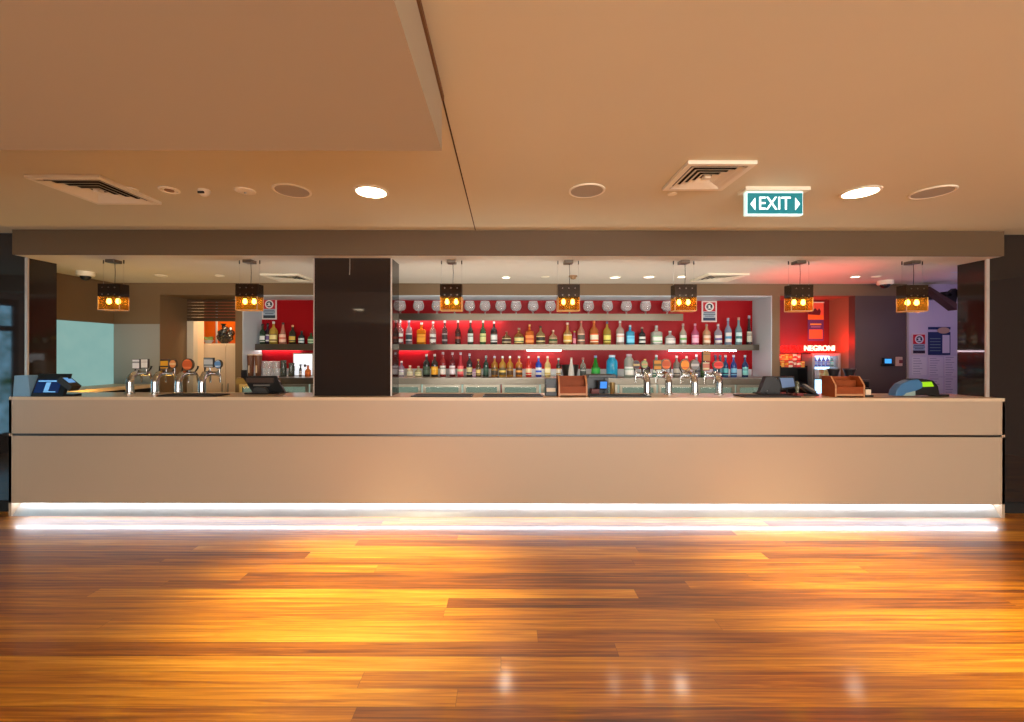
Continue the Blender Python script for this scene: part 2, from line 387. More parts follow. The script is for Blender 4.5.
# ================================================================== PENDANTS
M_amber = glass('amber_glass', (236, 196, 100), 0.015, 0.04)
M_band = glass('smoked_band', (40, 24, 14), 0.82, 0.08)
M_bulb = mat('pendant_bulb', (255, 220, 140), emit=(255, 226, 160), strength=22)
M_edge = glass('clear_edge', (236, 200, 150), 0.5, 0.1)
M_canopy = mat('canopy_metal', (120, 110, 98), 0.3, metal=0.8)
pz1, pz0 = 2.163, 1.915
def pendant(loc, label):
    t = thing('pendant_lamp', loc, label, 'lamp', 'pendant lamps over the counter')
    z = -loc[2]
    MB().box(-.043, .043, -.045, .045, ZB - .03 + z, ZB + z).build('canopy', M_canopy, t, bevel=0.003)
    w, d, h0, h1 = .103, .05, pz0 + z, pz1 + z
    hm = h0 + (h1 - h0) * .52
    g = MB()
    for a, b, c, e in ((-w, w, -d, -d + .005), (-w, w, d - .005, d), (-w, -w + .005, -d + .005, d - .005), (w - .005, w, -d + .005, d - .005)): g.box(a, b, c, e, h0, h1)
    sh = g.build('shade', M_amber, t)
    e = MB()
    for sx in (-1, 1):
        for sy in (-1, 1): e.box(sx * w - .003, sx * w + .003, sy * d - .003, sy * d + .003, h0, hm)
    for sy in (-1, 1): e.box(-w, w, sy * d - .003, sy * d + .003, h0 - .004, h0 + .003)
    for sx in (-1, 1): e.box(sx * w - .003, sx * w + .003, -d, d, h0 - .004, h0 + .003)
    e.build('edge_frame', M_edge, sh)
    b = MB(); q = .006
    for a, bb, c, e2 in ((-w - .002, w + .002, -d - .002, -d), (-w - .002, w + .002, d, d + .002), (-w - .002, -w, -d, d), (w, w + .002, -d, d)): b.box(a, bb, c, e2, hm, h1 + .002)
    b.box(-w + q, w - q, -d + q, d - q, h1 - .008, h1)
    b.build('smoked_band', M_band, t)
    for sx in (-.06, 0, .06):
        for zz in (hm + .018, h1 - .035):
            MB().cyl(.006, d + .002, d + .007, 10, Matrix.Translation((sx, 0, zz)) @ Matrix.Rotation(PI / 2, 4, 'X')).build('fixing', M_canopy, t)
    for sx in (-.044, .044):
        s = MB().cyl(.014, 2.027 + z, 2.065 + z, 14, Matrix.Translation((sx, 0, 0))).build('socket', M_canopy, t)
        MB().lathe([(.008, 2.029 + z), (.014, 2.02 + z), (.019, 2.0 + z), (.017, 1.985 + z), (.006, 1.975 + z)], 14, Matrix.Translation((sx, 0, 0))).build('bulb', M_bulb, s, smooth=60)
    for sx in (-w + .004, w - .004):
        k = MB().tube([(sx, 0, ZB + z), (sx, 0, h1 + z * 0)], .0012, 6).build('suspension_wire', M_steel, t)
        MB().cyl(.005, ZB - .035 + z, ZB + z, 8, Matrix.Translation((sx, 0, 0))).build('wire_anchor', M_black, k)
    MB().tube([(.012, 0, ZB - .03 + z), (.016, 0, (ZB + h1 - z) / 2 + z), (.012, 0, h1)], .0025, 6).build('power_cord', M_black, t)
    MB().box(-.07, .07, -.02, .02, 2.065 + z, 2.085 + z).build('lamp_bar', M_canopy, t)
    return t
PD = 4.03
plab = ['pendant lamp over the counter end beside the tilted till', 'pendant lamp in front of the kitchen doorway corner', 'first amber pendant lamp to the right of the black pillar',
        'amber pendant lamp above the smaller wooden box', 'amber pendant lamp above the curved beer taps by the licence sign', 'amber pendant lamp before the red alcove', 'amber pendant lamp beside the purple notice wall']
for k, px in enumerate((113.5, 249.5, 451.5, 568, 683.5, 798.5, 912)):
    pendant((W(px, PD), PD, pz0), plab[k])

# ================================================================== CEILING FITTINGS
M_lit = mat('downlight_lens', (255, 255, 255), emit=(255, 232, 196), strength=14)
M_lit_in = mat('bar_downlight_lens', (255, 255, 255), emit=(255, 236, 210), strength=5)
def ceiling_pt(px, py, z):
    d = (z - EYE) * F / (CY - (py - ROLL * (px - CX)))
    return (W(px, d), d, z)
def downlight(loc, r, label, lens, name='downlight', group='ceiling downlights'):
    t = thing(name, loc, label, 'ceiling light', group)
    MB().lathe([(r * 1.0, 0), (r * 1.0, -.006), (r * .86, -.009), (r * .84, -.001)], 32).build('trim_ring', M_plastic, t, smooth=40)
    MB().cyl(r * .86, -.0065, -.0015, 32).build('lens', lens, t)
    return t
# two downlights that are on over the floor
SPOT = []
for px, py, r, lab in ((371, 191.5, .118, 'bright round downlight beside the ceiling joint'), (860, 192, .118, 'bright round downlight beside the exit sign')):
    p = ceiling_pt(px, py, ZC); downlight(p, r, lab, M_lit); SPOT.append(p)
# in the bar ceiling
for px, py, r, lab, on in ((506, 277, .05, 'small lit downlight in the bar ceiling beside the third pendant', 1), (545, 276.6, .05, 'small unlit downlight beside the smoke detector', 0), (615, 277, .066, 'round white disc light midway between two pendants', 2),
                           (649, 276.6, .066, 'round white disc light close to the fifth pendant', 2), (681.5, 276.4, .05, 'small lit downlight behind the fifth pendant', 1), (855, 276.4, .05, 'small lit downlight in the red tinted ceiling', 1),
                           (876, 276.4, .045, 'small dim downlight near the dome camera by the red alcove', 0), (161, 275.4, .06, 'small unlit downlight above the grey wall', 0), (219.5, 275.4, .05, 'small unlit downlight before the roller shutter', 0)):
    p = ceiling_pt(px, py, ZB)
    downlight(p, r, lab, {1: M_lit_in, 0: M_plastic, 2: mat('disc_dim', (255, 255, 255), emit=(255, 246, 232), strength=1.4)}[on], group='bar ceiling downlights')
    if on: lamp('bar_spot', 'SPOT', (p[0], p[1], ZB - .02), 10 if on == 1 else 3, (255, 236, 210), spot_size=2.4, spot_blend=.7, shadow_soft_size=.05)
# speakers
for px, py, r, lab in ((292, 190.5, .125, 'round grey ceiling speaker between sensors and downlight'), (586.5, 190.5, .125, 'round ceiling speaker alone near the middle of the ceiling'), (932, 192, .125, 'round ceiling speaker furthest along beyond the exit sign')):
    t = thing('ceiling_speaker', ceiling_pt(px, py, ZC), lab, 'speaker', 'ceiling speakers')
    MB().lathe([(r, 0), (r, -.006), (r * .93, -.009), (r * .86, -.004), (r * .86, -.001)], 36, closed=True).build('rim', M_plastic, t, smooth=40)
    MB().cyl(r * .87, -.0065, -.001, 36).build('grille', M_greyplastic, t)
# small round fittings
t = thing('smoke_detector', ceiling_pt(169, 189.5, ZC), 'flat round detector ring beside the square vent', 'detector')
MB().lathe([(.062, 0), (.062, -.008), (.05, -.012), (.045, -.004), (.03, -.004)], 28).build('base_ring', M_plastic, t, smooth=40)
MB().cyl(.028, -.01, -.003, 20).build('sensor', mat('sensor_brown', (150, 110, 76), 0.5), t)
t = thing('motion_sensor', ceiling_pt(204, 190, ZC), 'small white dome sensor between two round detectors', 'sensor')
MB().lathe([(.038, 0), (.038, -.012), (.032, -.03), (.018, -.042), (.004, -.046)], 24).build('dome', M_plastic, t, smooth=50)
MB().box(-.02, .02, -.037, -.026, -.034, -.02).build('lens_slot', M_black, t)
t = thing('ceiling_rose', ceiling_pt(245, 190.5, ZC), 'flat cream disc cover before the round speaker', 'cover plate')
MB().lathe([(.066, 0), (.064, -.008), (.05, -.012), (.004, -.013)], 28).build('cover', M_plastic, t, smooth=50)
MB().cyl(.008, -.02, -.012, 10).build('screw_cap', M_white, t)
tag(MB().lathe([(.045, 0), (.043, -.008), (.004, -.011)], 24).build('sprinkler_cover', M_plastic, loc=ceiling_pt(130, 189, ZC), smooth=50), 'small cream disc tucked behind the square vent with louvres beside detectors', 'cover plate', 'sprinkler covers')
tag(MB().lathe([(.032, 0), (.031, -.008), (.004, -.011)], 24).build('sprinkler_cover', M_plastic, loc=ceiling_pt(672, 193.3, ZC), smooth=50), 'small white disc at the corner of the vent near the exit sign', 'cover plate', 'sprinkler covers')
t = thing('smoke_detector', ceiling_pt(573, 275.8, ZB), 'brown smoke detector on the bar ceiling beside the fourth pendant', 'detector')
MB().lathe([(.05, 0), (.05, -.012), (.03, -.02)], 24).build('base_plate', mat('detector_brown', (150, 116, 80), 0.5), t, smooth=40)
MB().lathe([(.03, -.018), (.028, -.036), (.01, -.042)], 20).build('sensor_head', mat('detector_brown', (150, 116, 80), 0.5), t, smooth=40)
# dome cameras
for p, r, lab in (((W(85.5, 4.62), 4.62, ZB), .078, 'white dome camera on the bar ceiling above the teal panel'), ((W(885, 5.1), 5.1, ZB), .082, 'white dome camera on the ceiling above the dark brown wall')):
    t = thing('ceiling_camera', p, lab, 'camera', 'dome security cameras')
    MB().lathe([(r, 0), (r, -.035), (r * .92, -.048), (r * .7, -.05)], 28).build('housing', M_plastic, t, smooth=40)
    MB().lathe([(r * .62, -.05), (r * .6, -.066), (r * .4, -.088), (r * .05, -.096)], 24).build('dome', M_black, t, smooth=60)

# square vents
def vent(center, size, label, nblade=4, m=M_plastic):
    t = thing('air_vent', center, label, 'vent', 'square ceiling vents')
    h = size / 2
    f = MB()
    e = h - .035
    for a, b, c, d in ((-h, h, -h, -e), (-h, h, e, h), (-h, -e, -e, e), (e, h, -e, e)): f.box(a, b, c, d, -.022, 0)
    f.build('vent_frame', m, t, bevel=.003)
    MB().box(-e, e, -e, e, -.004, 0).build('duct', M_dim, t)
    for k in range(nblade):
        o = e - .004 - k * (e * .8 / nblade); i = max(o - e * .8 / nblade * .9, .012)
        b = MB(); bm = b.bm
        A = [bm.verts.new((sx * o, sy * o, -.024)) for sx, sy in ((-1, -1), (1, -1), (1, 1), (-1, 1))]
        B = [bm.verts.new((sx * i, sy * i, -.007)) for sx, sy in ((-1, -1), (1, -1), (1, 1), (-1, 1))]
        C = [bm.verts.new((sx * (o - .004), sy * (o - .004), -.024)) for sx, sy in ((-1, -1), (1, -1), (1, 1), (-1, 1))]
        D = [bm.verts.new((sx * (i - .003), sy * (i - .003), -.006)) for sx, sy in ((-1, -1), (1, -1), (1, 1), (-1, 1))]
        for q in range(4):
            n = (q + 1) % 4
            bm.faces.new((A[q], A[n], B[n], B[q])); bm.faces.new((C[q], D[q], D[n], C[n])); bm.faces.new((A[q], C[q], C[n], A[n])); bm.faces.new((B[q], B[n], D[n], D[q]))
        b.build('louvre', m, t)
    MB().prism([(-.02, -.02), (.02, -.02), (.02, .02), (-.02, .02)], 'z', -.024, -.004).build('core', m, t)
    return t
vent((-2.82, 2.87, ZC), .48, 'square louvred ceiling vent furthest from the exit sign')
vent((1.265, 2.625, ZC), .405, 'square louvred ceiling vent next to the exit sign')
p = ceiling_pt(720, 276.8, ZB); vent((p[0] - .02, p[1], ZB), .46, 'louvred vent in the bar ceiling above the licence sign')
p = ceiling_pt(289, 277, ZB); vent((p[0], p[1], ZB), .44, 'louvred vent in the bar ceiling beside the black pillar')

# exit sign
d = 2.83
x0, x1 = W(746, d), W(803, d); z1, z0 = Z(775, 191.5, d), Z(775, 215, d); xc = (x0 + x1) / 2; zc = (z0 + z1) / 2
t = thing('exit_sign', (xc, d, z0), 'green illuminated hanging sign reading EXIT with two arrows', 'sign')
hw, hh = (x1 - x0) / 2, (z1 - z0)
MB().box(-hw, hw, 0, .035, 0, hh).build('light_box', mat('sign_rim', (220, 240, 238), 0.4, emit=(190, 236, 232), strength=.7), t, bevel=.004)
MB().box(-hw + .008, hw - .008, -.004, 0, .009, hh - .012).build('face', mat('sign_green', (0, 80, 86), 0.4, emit=(0, 128, 136), strength=.62), t)
MB().box(-hw - .02, hw + .03, -.03, .07, hh, ZC - z0).build('ceiling_plate', M_plastic, t)
M_signw = mat('sign_letters', (255, 255, 255), emit=(236, 255, 252), strength=1.0)
text('EXIT', .125, M_signw, 'lettering', t, (-.006, -.006, hh * .46), sx=.86)
for s in (-1, 1):
    MB().prism([(s * (hw - .058), hh * .46 - .042), (s * (hw - .058), hh * .46 + .042), (s * (hw - .026), hh * .46)], 'y', -.007, -.003).build('arrow', M_signw, t)

# ================================================================== BACK BAR
ZS, ZSB, SF = 1.622, 1.547, 5.60
t = thing('bottle_shelf', (0, SF, ZSB), 'long steel middle shelf full of spirit bottles', 'shelf')
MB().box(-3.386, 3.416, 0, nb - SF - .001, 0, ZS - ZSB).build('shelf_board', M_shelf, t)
M_led2 = mat('led_warm', (255, 255, 255), emit=(255, 236, 226), strength=22)
M_led3 = mat('led_pink', (255, 255, 255), emit=(255, 222, 236), strength=20)
def strip(a, b, m, parent, y0, y1, z0, z1): MB().box(a, b, y0, y1, z0, z1).build('light_strip', m, parent)
MB().box(-3.386, -.98, 0, .012, -.010, 0).build('front_lip', M_shelf, t)
strip(W(527, 5.62), W(561, 5.62), M_led2, t, .012, .03, -.013, 0)
strip(W(669, 5.62), W(736, 5.62), M_led3, t, .012, .03, -.013, 0)
strip(W(380, 5.75), W(428, 5.75), M_led2, t, .14, .155, -.006, 0)
strip(W(262, 5.75), W(300, 5.75), M_led2, t, .14, .155, -.006, 0)
ZU, ZUB = 2.037, 1.961
t = thing('glass_shelf', (0, SF, ZUB), 'upper steel shelf holding a line of globe glasses', 'shelf')
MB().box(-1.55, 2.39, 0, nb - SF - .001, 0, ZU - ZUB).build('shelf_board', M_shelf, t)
MB().box(-1.55, 2.39, 0, .012, -.016, 0).build('front_lip', M_shelf, t)
strip(W(372, 5.7), W(503, 5.7), M_led2, t, .09, .115, -.006, 0)
# bench
ZK, KF = 1.19, 5.20
t = thing('back_bench', (0, KF, 1.11), 'stainless steel back bench below the red bottle niche', 'bench')
MB().box(-3.385, 3.415, .021, nb - KF - .001, .05, ZK - 1.11).build('worktop', M_steel, t)
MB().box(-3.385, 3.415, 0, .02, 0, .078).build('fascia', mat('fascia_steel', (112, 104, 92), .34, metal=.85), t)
struct(MB().box(-3.385, 3.415, nb - .014, nb, ZK + .001, 1.285), 'trim_niche_upstand', mat('upstand', (196, 206, 212), 0.4), 'pale upstand behind the bench bottles')
# fridges under the bench
M_fglass = glass('fridge_glass', (206, 214, 206), 0.08)
M_ffr = mat('fridge_frame', (170, 160, 142), 0.35, metal=0.6)
M_fin = mat('fridge_inside', (170, 182, 174), 0.5, emit=(180, 200, 188), strength=.3)
x = -3.375; n = 0
EDGES = [-3.375, -2.93, -2.48, -2.03, -1.58, -1.06, -.55, -.065, .43, .93, 1.42, 1.91, 2.40, 2.90, 3.40]
for a, b in zip(EDGES, EDGES[1:]):
    n += 1
    pxc = CX + (a + b) / 2 / KF * F
    where = ('from the side of the kitchen doorway' if n < 5 else 'hidden behind the pillar' if n == 5 else 'counting along from the pillar')
    lab = f'glass door bench fridge, number {n if n < 5 else n - 4} {where}' if n != 5 else 'glass door bench fridge behind the black pillar'
    t = thing('bench_fridge', ((a + b) / 2, KF + .03, 0), lab, 'fridge', 'fridges under the back bench')
    w = (b - a) / 2 - .012
    bx = MB(); bx.box(-w, w, .42, .44, .1, 1.105); bx.box(-w, -w + .015, .03, .42, .1, 1.105); bx.box(w - .015, w, .03, .42, .1, 1.105); bx.box(-w, w, .03, .42, 1.09, 1.105); bx.box(-w, w, .03, .42, .0, .1)
    bx.build('cabinet', M_fin, t)
    fr = MB()
    for p, q, r, s in ((-w, -w + .035, .1, 1.105), (w - .035, w, .1, 1.105), (-w + .035, w - .035, .1, .14), (-w + .035, w - .035, 1.075, 1.105)): fr.box(p, q, 0, .03, r, s)
    dr = fr.build('door_frame', M_ffr, t)
    MB().box(-w + .035, w - .035, .012, .018, .14, 1.075).build('pane', M_fglass, dr)
    MB().box(w - .03, w - .016, -.018, 0, .75, 1.0).build('handle', M_steel, dr)
    for zz in (.45, .86): MB().box(-w + .015, w - .015, .06, .4, zz, zz + .012).build('shelf', M_ffr, t)
# left return bench
t = thing('return_bench', (XSW, 4.3, 0), 'cream return bench along the teal panel', 'bench')
MB().prism([(.015, 0), (.5, 0), (.5, .7), (.595, .7), (.595, 1.035), (.015, 1.035)], 'z', 1.06, 1.10).build('bench_top', M_cream, t)
MB().prism([(.015, 0), (.47, 0), (.47, .73), (.57, .73), (.57, 1.035), (.015, 1.035)], 'z', 0, 1.06).build('cabinet', M_dim, t)

# ------------------------------------------------------------------ bottles
PROF = {
    'std': [(.94, 0), (1, .012), (1, .56), (.93, .62), (.62, .69), (.36, .74), (.29, .8), (.27, .93)],
    'tall': [(.94, 0), (1, .01), (1, .5), (.95, .56), (.6, .66), (.36, .72), (.3, .78), (.28, .93)],
    'squat': [(.9, 0), (1, .03), (1, .46), (.9, .56), (.5, .66), (.28, .72), (.25, .76), (.25, .9)],
    'square': [(.97, 0), (1, .012), (1, .6), (.94, .655), (.5, .69), (.3, .71), (.28, .76), (.28, .9)],
    'cone': [(.95, 0), (1, .015), (.92, .2), (.7, .48), (.42, .7), (.3, .8), (.28, .93)],
    'tulip': [(.6, 0), (.66, .015), (.86, .18), (1, .4), (.93, .5), (.55, .6), (.33, .66), (.3, .72), (.28, .92)],
    'jug': [(.92, 0), (1, .02), (1, .66), (.93, .74), (.7, .82), (.55, .86), (.55, .92)],
}
def bottle(loc, H, w, style, col, body, lab, cap, label, group, lz=(.1, .45)):
    r = w / 2
    sq = 3.0 if style == 'square' else 1.0
    n = 24 if style == 'square' else 18
    key = 'bottle_%d_%d_%d_%d' % (*col, int(body * 100))
    prof = [(a * r if a < .9 or True else r, z * H) for a, z in PROF[style]]
    if style in ('std', 'tall', 'square', 'jug') or True:
        mn = min(.0135, r * .5)
        prof = [(max(a, mn) if z > .6 * H and style != 'jug' else a, z) for a, z in prof]
    o = MB().lathe(prof, n, sq=sq).build('bottle', glass(key, tuple(int(v + (255 - v) * .12) for v in col), body * .8), loc=loc, smooth=50)
    tag(o, label, 'bottle', group)
    cr = max(.0155, prof[-1][0] + .002)
    MB().lathe([(cr, .9 * H), (cr, .985 * H), (cr * .8, H)], 14).build('cap', mat('cap_%d_%d_%d' % cap, cap, .4), o, smooth=40)
    if lab:
        rr = r if style not in ('cone', 'tulip') else r * .98
        lm = banded('label_%d_%d_%d_%d_%d_%d' % (*lab[0], *lab[1]), *lab)
        MB().patch(rr, lz[0] * H, lz[1] * H, PI * 1.1, PI * 1.9, 12, sq=sq).build('label', lm, o)
    return o
WHT, BLK, CRM, GLD = (232, 232, 228), (22, 22, 24), (226, 214, 178), (196, 150, 60)
ORD = ['first', 'second', 'third', 'fourth', 'fifth', 'sixth', 'seventh', 'eighth', 'ninth', 'tenth', 'eleventh', 'twelfth', 'thirteenth', 'fourteenth', 'fifteenth', 'sixteenth', 'seventeenth', 'eighteenth', 'nineteenth', 'twentieth']
def ordn(k):
    if k < 20: return ORD[k]
    return ('twenty-' + ORD[k - 20]) if k < 29 else 'thirtieth' if k == 29 else ('thirty-' + ORD[k - 30])
CLR = (214, 222, 222)
LEFTB = [ # px, top, width px, style, colour, body, label colours, cap, words
    (262.6, 324, 5.2, 'std', (20, 60, 34), .6, (WHT, (60, 90, 60)), BLK, 'dark green bottle with white label'),
    (267.6, 323, 5.0, 'std', (40, 22, 48), .7, ((120, 90, 150), WHT), BLK, 'dark purple bottle with pale label'),
    (273.6, 321.5, 7.6, 'std', (236, 206, 80), .45, ((240, 226, 150), (120, 90, 40)), WHT, 'bright yellow bottle with cream label'),
    (283, 322.5, 7.0, 'cone', (240, 170, 140), .45, ((244, 200, 176), (220, 120, 100)), (70, 50, 50), 'peach pink bottle with grey stopper'),
    (292.6, 325, 6.4, 'std', (40, 36, 20), .8, ((226, 190, 80), (50, 60, 50)), (236, 190, 140), 'dark bottle with yellow label'),
    (301.6, 331, 6.0, 'std', (30, 40, 44), .8, ((220, 230, 230), (110, 150, 150)), BLK, 'short dark bottle with white label'),
    (311, 333, 6.0, 'std', (60, 110, 60), .6, ((190, 220, 180), (60, 110, 60)), BLK, 'green labelled bottle half hidden by the pillar'),
]
dS = 5.69
for k, (px, top, w, st, col, bd, lab, cap, txt) in enumerate(LEFTB):
    zz = ZS; H = Z(px, top, dS) - zz
    dy = dS + (.045 if k == 1 else -.02 if k == 0 else 0)
    bottle((W(px, dy), dy, zz), H, w * dS / F, st, col, bd, lab, cap, f'{txt}, {ordn(k)} on the shelf before the pillar' if k < 6 else txt, 'bottles on the shelf by the kitchen doorway')
MID = [
    (400, 320, 6.5, 'std', CLR, .25, (WHT, (150, 40, 40)), WHT, 'clear bottle with white label'),
    (409, 319.5, 6.4, 'std', (200, 206, 210), .35, ((40, 60, 70), (200, 210, 214)), (190, 200, 230), 'clear bottle with dark oval label'),
    (421.5, 322.5, 8.2, 'square', (240, 150, 16), .5, ((246, 170, 40), (200, 110, 20)), WHT, 'wide orange liqueur bottle'),
    (433, 321.5, 6.2, 'std', (220, 210, 200), .3, (WHT, (110, 90, 90)), WHT, 'clear bottle with grey white label'),
    (444.8, 320, 5.4, 'std', (120, 90, 90), .45, ((60, 50, 50), (170, 160, 160)), WHT, 'smoky clear bottle with dark label'),
    (458, 319.5, 5.6, 'tall', (90, 30, 26), .6, ((50, 20, 18), (170, 60, 40)), (220, 210, 205), 'reddish brown bottle with dark label'),
    (470.5, 319.5, 5.6, 'tall', (30, 34, 30), .75, ((214, 226, 220), (40, 60, 50)), WHT, 'dark bottle with bright white label'),
    (483, 319.5, 6.2, 'tall', (50, 100, 56), .6, ((222, 220, 150), (70, 130, 60)), WHT, 'green bottle with cream label'),
    (494, 321.5, 6.8, 'std', (20, 18, 22), .85, ((224, 228, 226), (120, 130, 130)), WHT, 'black bottle with white label'),
    (506.5, 331, 9.2, 'squat', (150, 110, 60), .4, ((60, 40, 30), (214, 200, 160)), (150, 60, 60), 'short rounded amber decanter'),
    (519, 328, 9.6, 'squat', (190, 130, 60), .4, ((230, 210, 140), (60, 100, 60)), (160, 140, 120), 'squat amber bottle with yellow green label'),
    (529.5, 324.5, 8.2, 'square', (236, 116, 30), .5, ((240, 140, 60), (210, 90, 20)), (214, 160, 90), 'square orange amber bottle'),
    (540.5, 326, 9.0, 'squat', (196, 170, 110), .4, ((50, 44, 36), (226, 210, 150)), (60, 40, 30), 'squat bottle with black and cream label'),
    (553, 330, 8.4, 'squat', (226, 190, 150), .35, ((70, 90, 50), (220, 190, 150)), (220, 190, 170), 'short pale bottle with green label'),
    (567.5, 322.5, 8.6, 'tulip', (236, 190, 110), .4, ((230, 180, 70), (240, 226, 190)), (220, 200, 190), 'tulip shaped amber bottle'),
    (574.3, 331, 3.2, 'std', (230, 110, 150), .4, ((240, 150, 170), (170, 140, 60)), (170, 160, 60), 'tiny slim pink bottle'),
    (581, 320, 7.2, 'tall', (236, 190, 160), .35, ((90, 90, 80), (236, 200, 170)), (210, 120, 110), 'tall pale bottle with pink cap'),
    (594, 320.5, 8.4, 'std', (240, 150, 70), .4, ((244, 236, 210), (240, 110, 30)), (230, 130, 80), 'bottle with orange and white label'),
    (607, 321.5, 7.4, 'std', (214, 190, 70), .45, ((226, 220, 110), (120, 120, 40)), (90, 90, 120), 'yellow green labelled bottle'),
    (620, 319.5, 7.8, 'std', (226, 214, 200), .35, (WHT, (230, 150, 110)), WHT, 'white labelled bottle with peach band'),
    (630, 325, 7.4, 'square', (60, 186, 236), .5, ((110, 206, 240), (40, 140, 206)), (190, 220, 230), 'sky blue gin bottle'),
    (642, 327, 6.4, 'std', (24, 30, 36), .85, ((226, 226, 220), (40, 60, 60)), (160, 130, 120), 'black bottle with round white label'),
    (656.3, 325.5, 9.4, 'square', (220, 236, 226), .35, (WHT, (120, 180, 120)), (190, 200, 200), 'broad glowing clear bottle'),
    (670, 331, 10.0, 'squat', (220, 232, 232), .35, (WHT, (80, 110, 120)), (210, 220, 220), 'short triangular clear bottle'),
    (683, 323.5, 6.4, 'tall', (226, 236, 216), .35, (WHT, (110, 180, 90)), (180, 160, 160), 'clear bottle with green label'),
    (695, 323.5, 7.0, 'tall', (240, 130, 180), .4, ((246, 190, 216), (230, 110, 160)), (200, 160, 180), 'pink gin bottle'),
    (706.5, 324, 7.0, 'std', (240, 206, 160), .4, ((246, 226, 200), (226, 160, 110)), (150, 140, 130), 'cream and peach bottle below the licence sign'),
    (718, 324, 7.0, 'std', (206, 214, 232), .35, (WHT, (110, 100, 170)), (190, 196, 200), 'clear bottle with violet label'),
    (728, 318, 6.2, 'tall', (170, 206, 236), .4, (WHT, (80, 160, 206)), (150, 170, 190), 'tall pale blue vodka bottle'),
    (738.5, 317.5, 6.0, 'tall', (160, 216, 226), .4, ((200, 236, 236), (40, 120, 120)), (190, 150, 130), 'tall pale blue bottle with teal label'),
    (749, 315.5, 5.2, 'cone', (50, 40, 44), .6, ((200, 200, 180), (40, 50, 50)), (160, 170, 190), 'slim dark bottle with long neck'),
]
for k, (px, top, w, st, col, bd, lab, cap, txt) in enumerate(MID):
    H = Z(px, top, dS) - ZS
    if px < 684: H = min(H, ZUB - ZS - .009)
    bottle((W(px, dS), dS, ZS), H, w * dS / F, st, col, bd, lab, cap, f'{txt}, {ordn(k)} along the middle shelf past the pillar', 'bottles on the middle shelf')
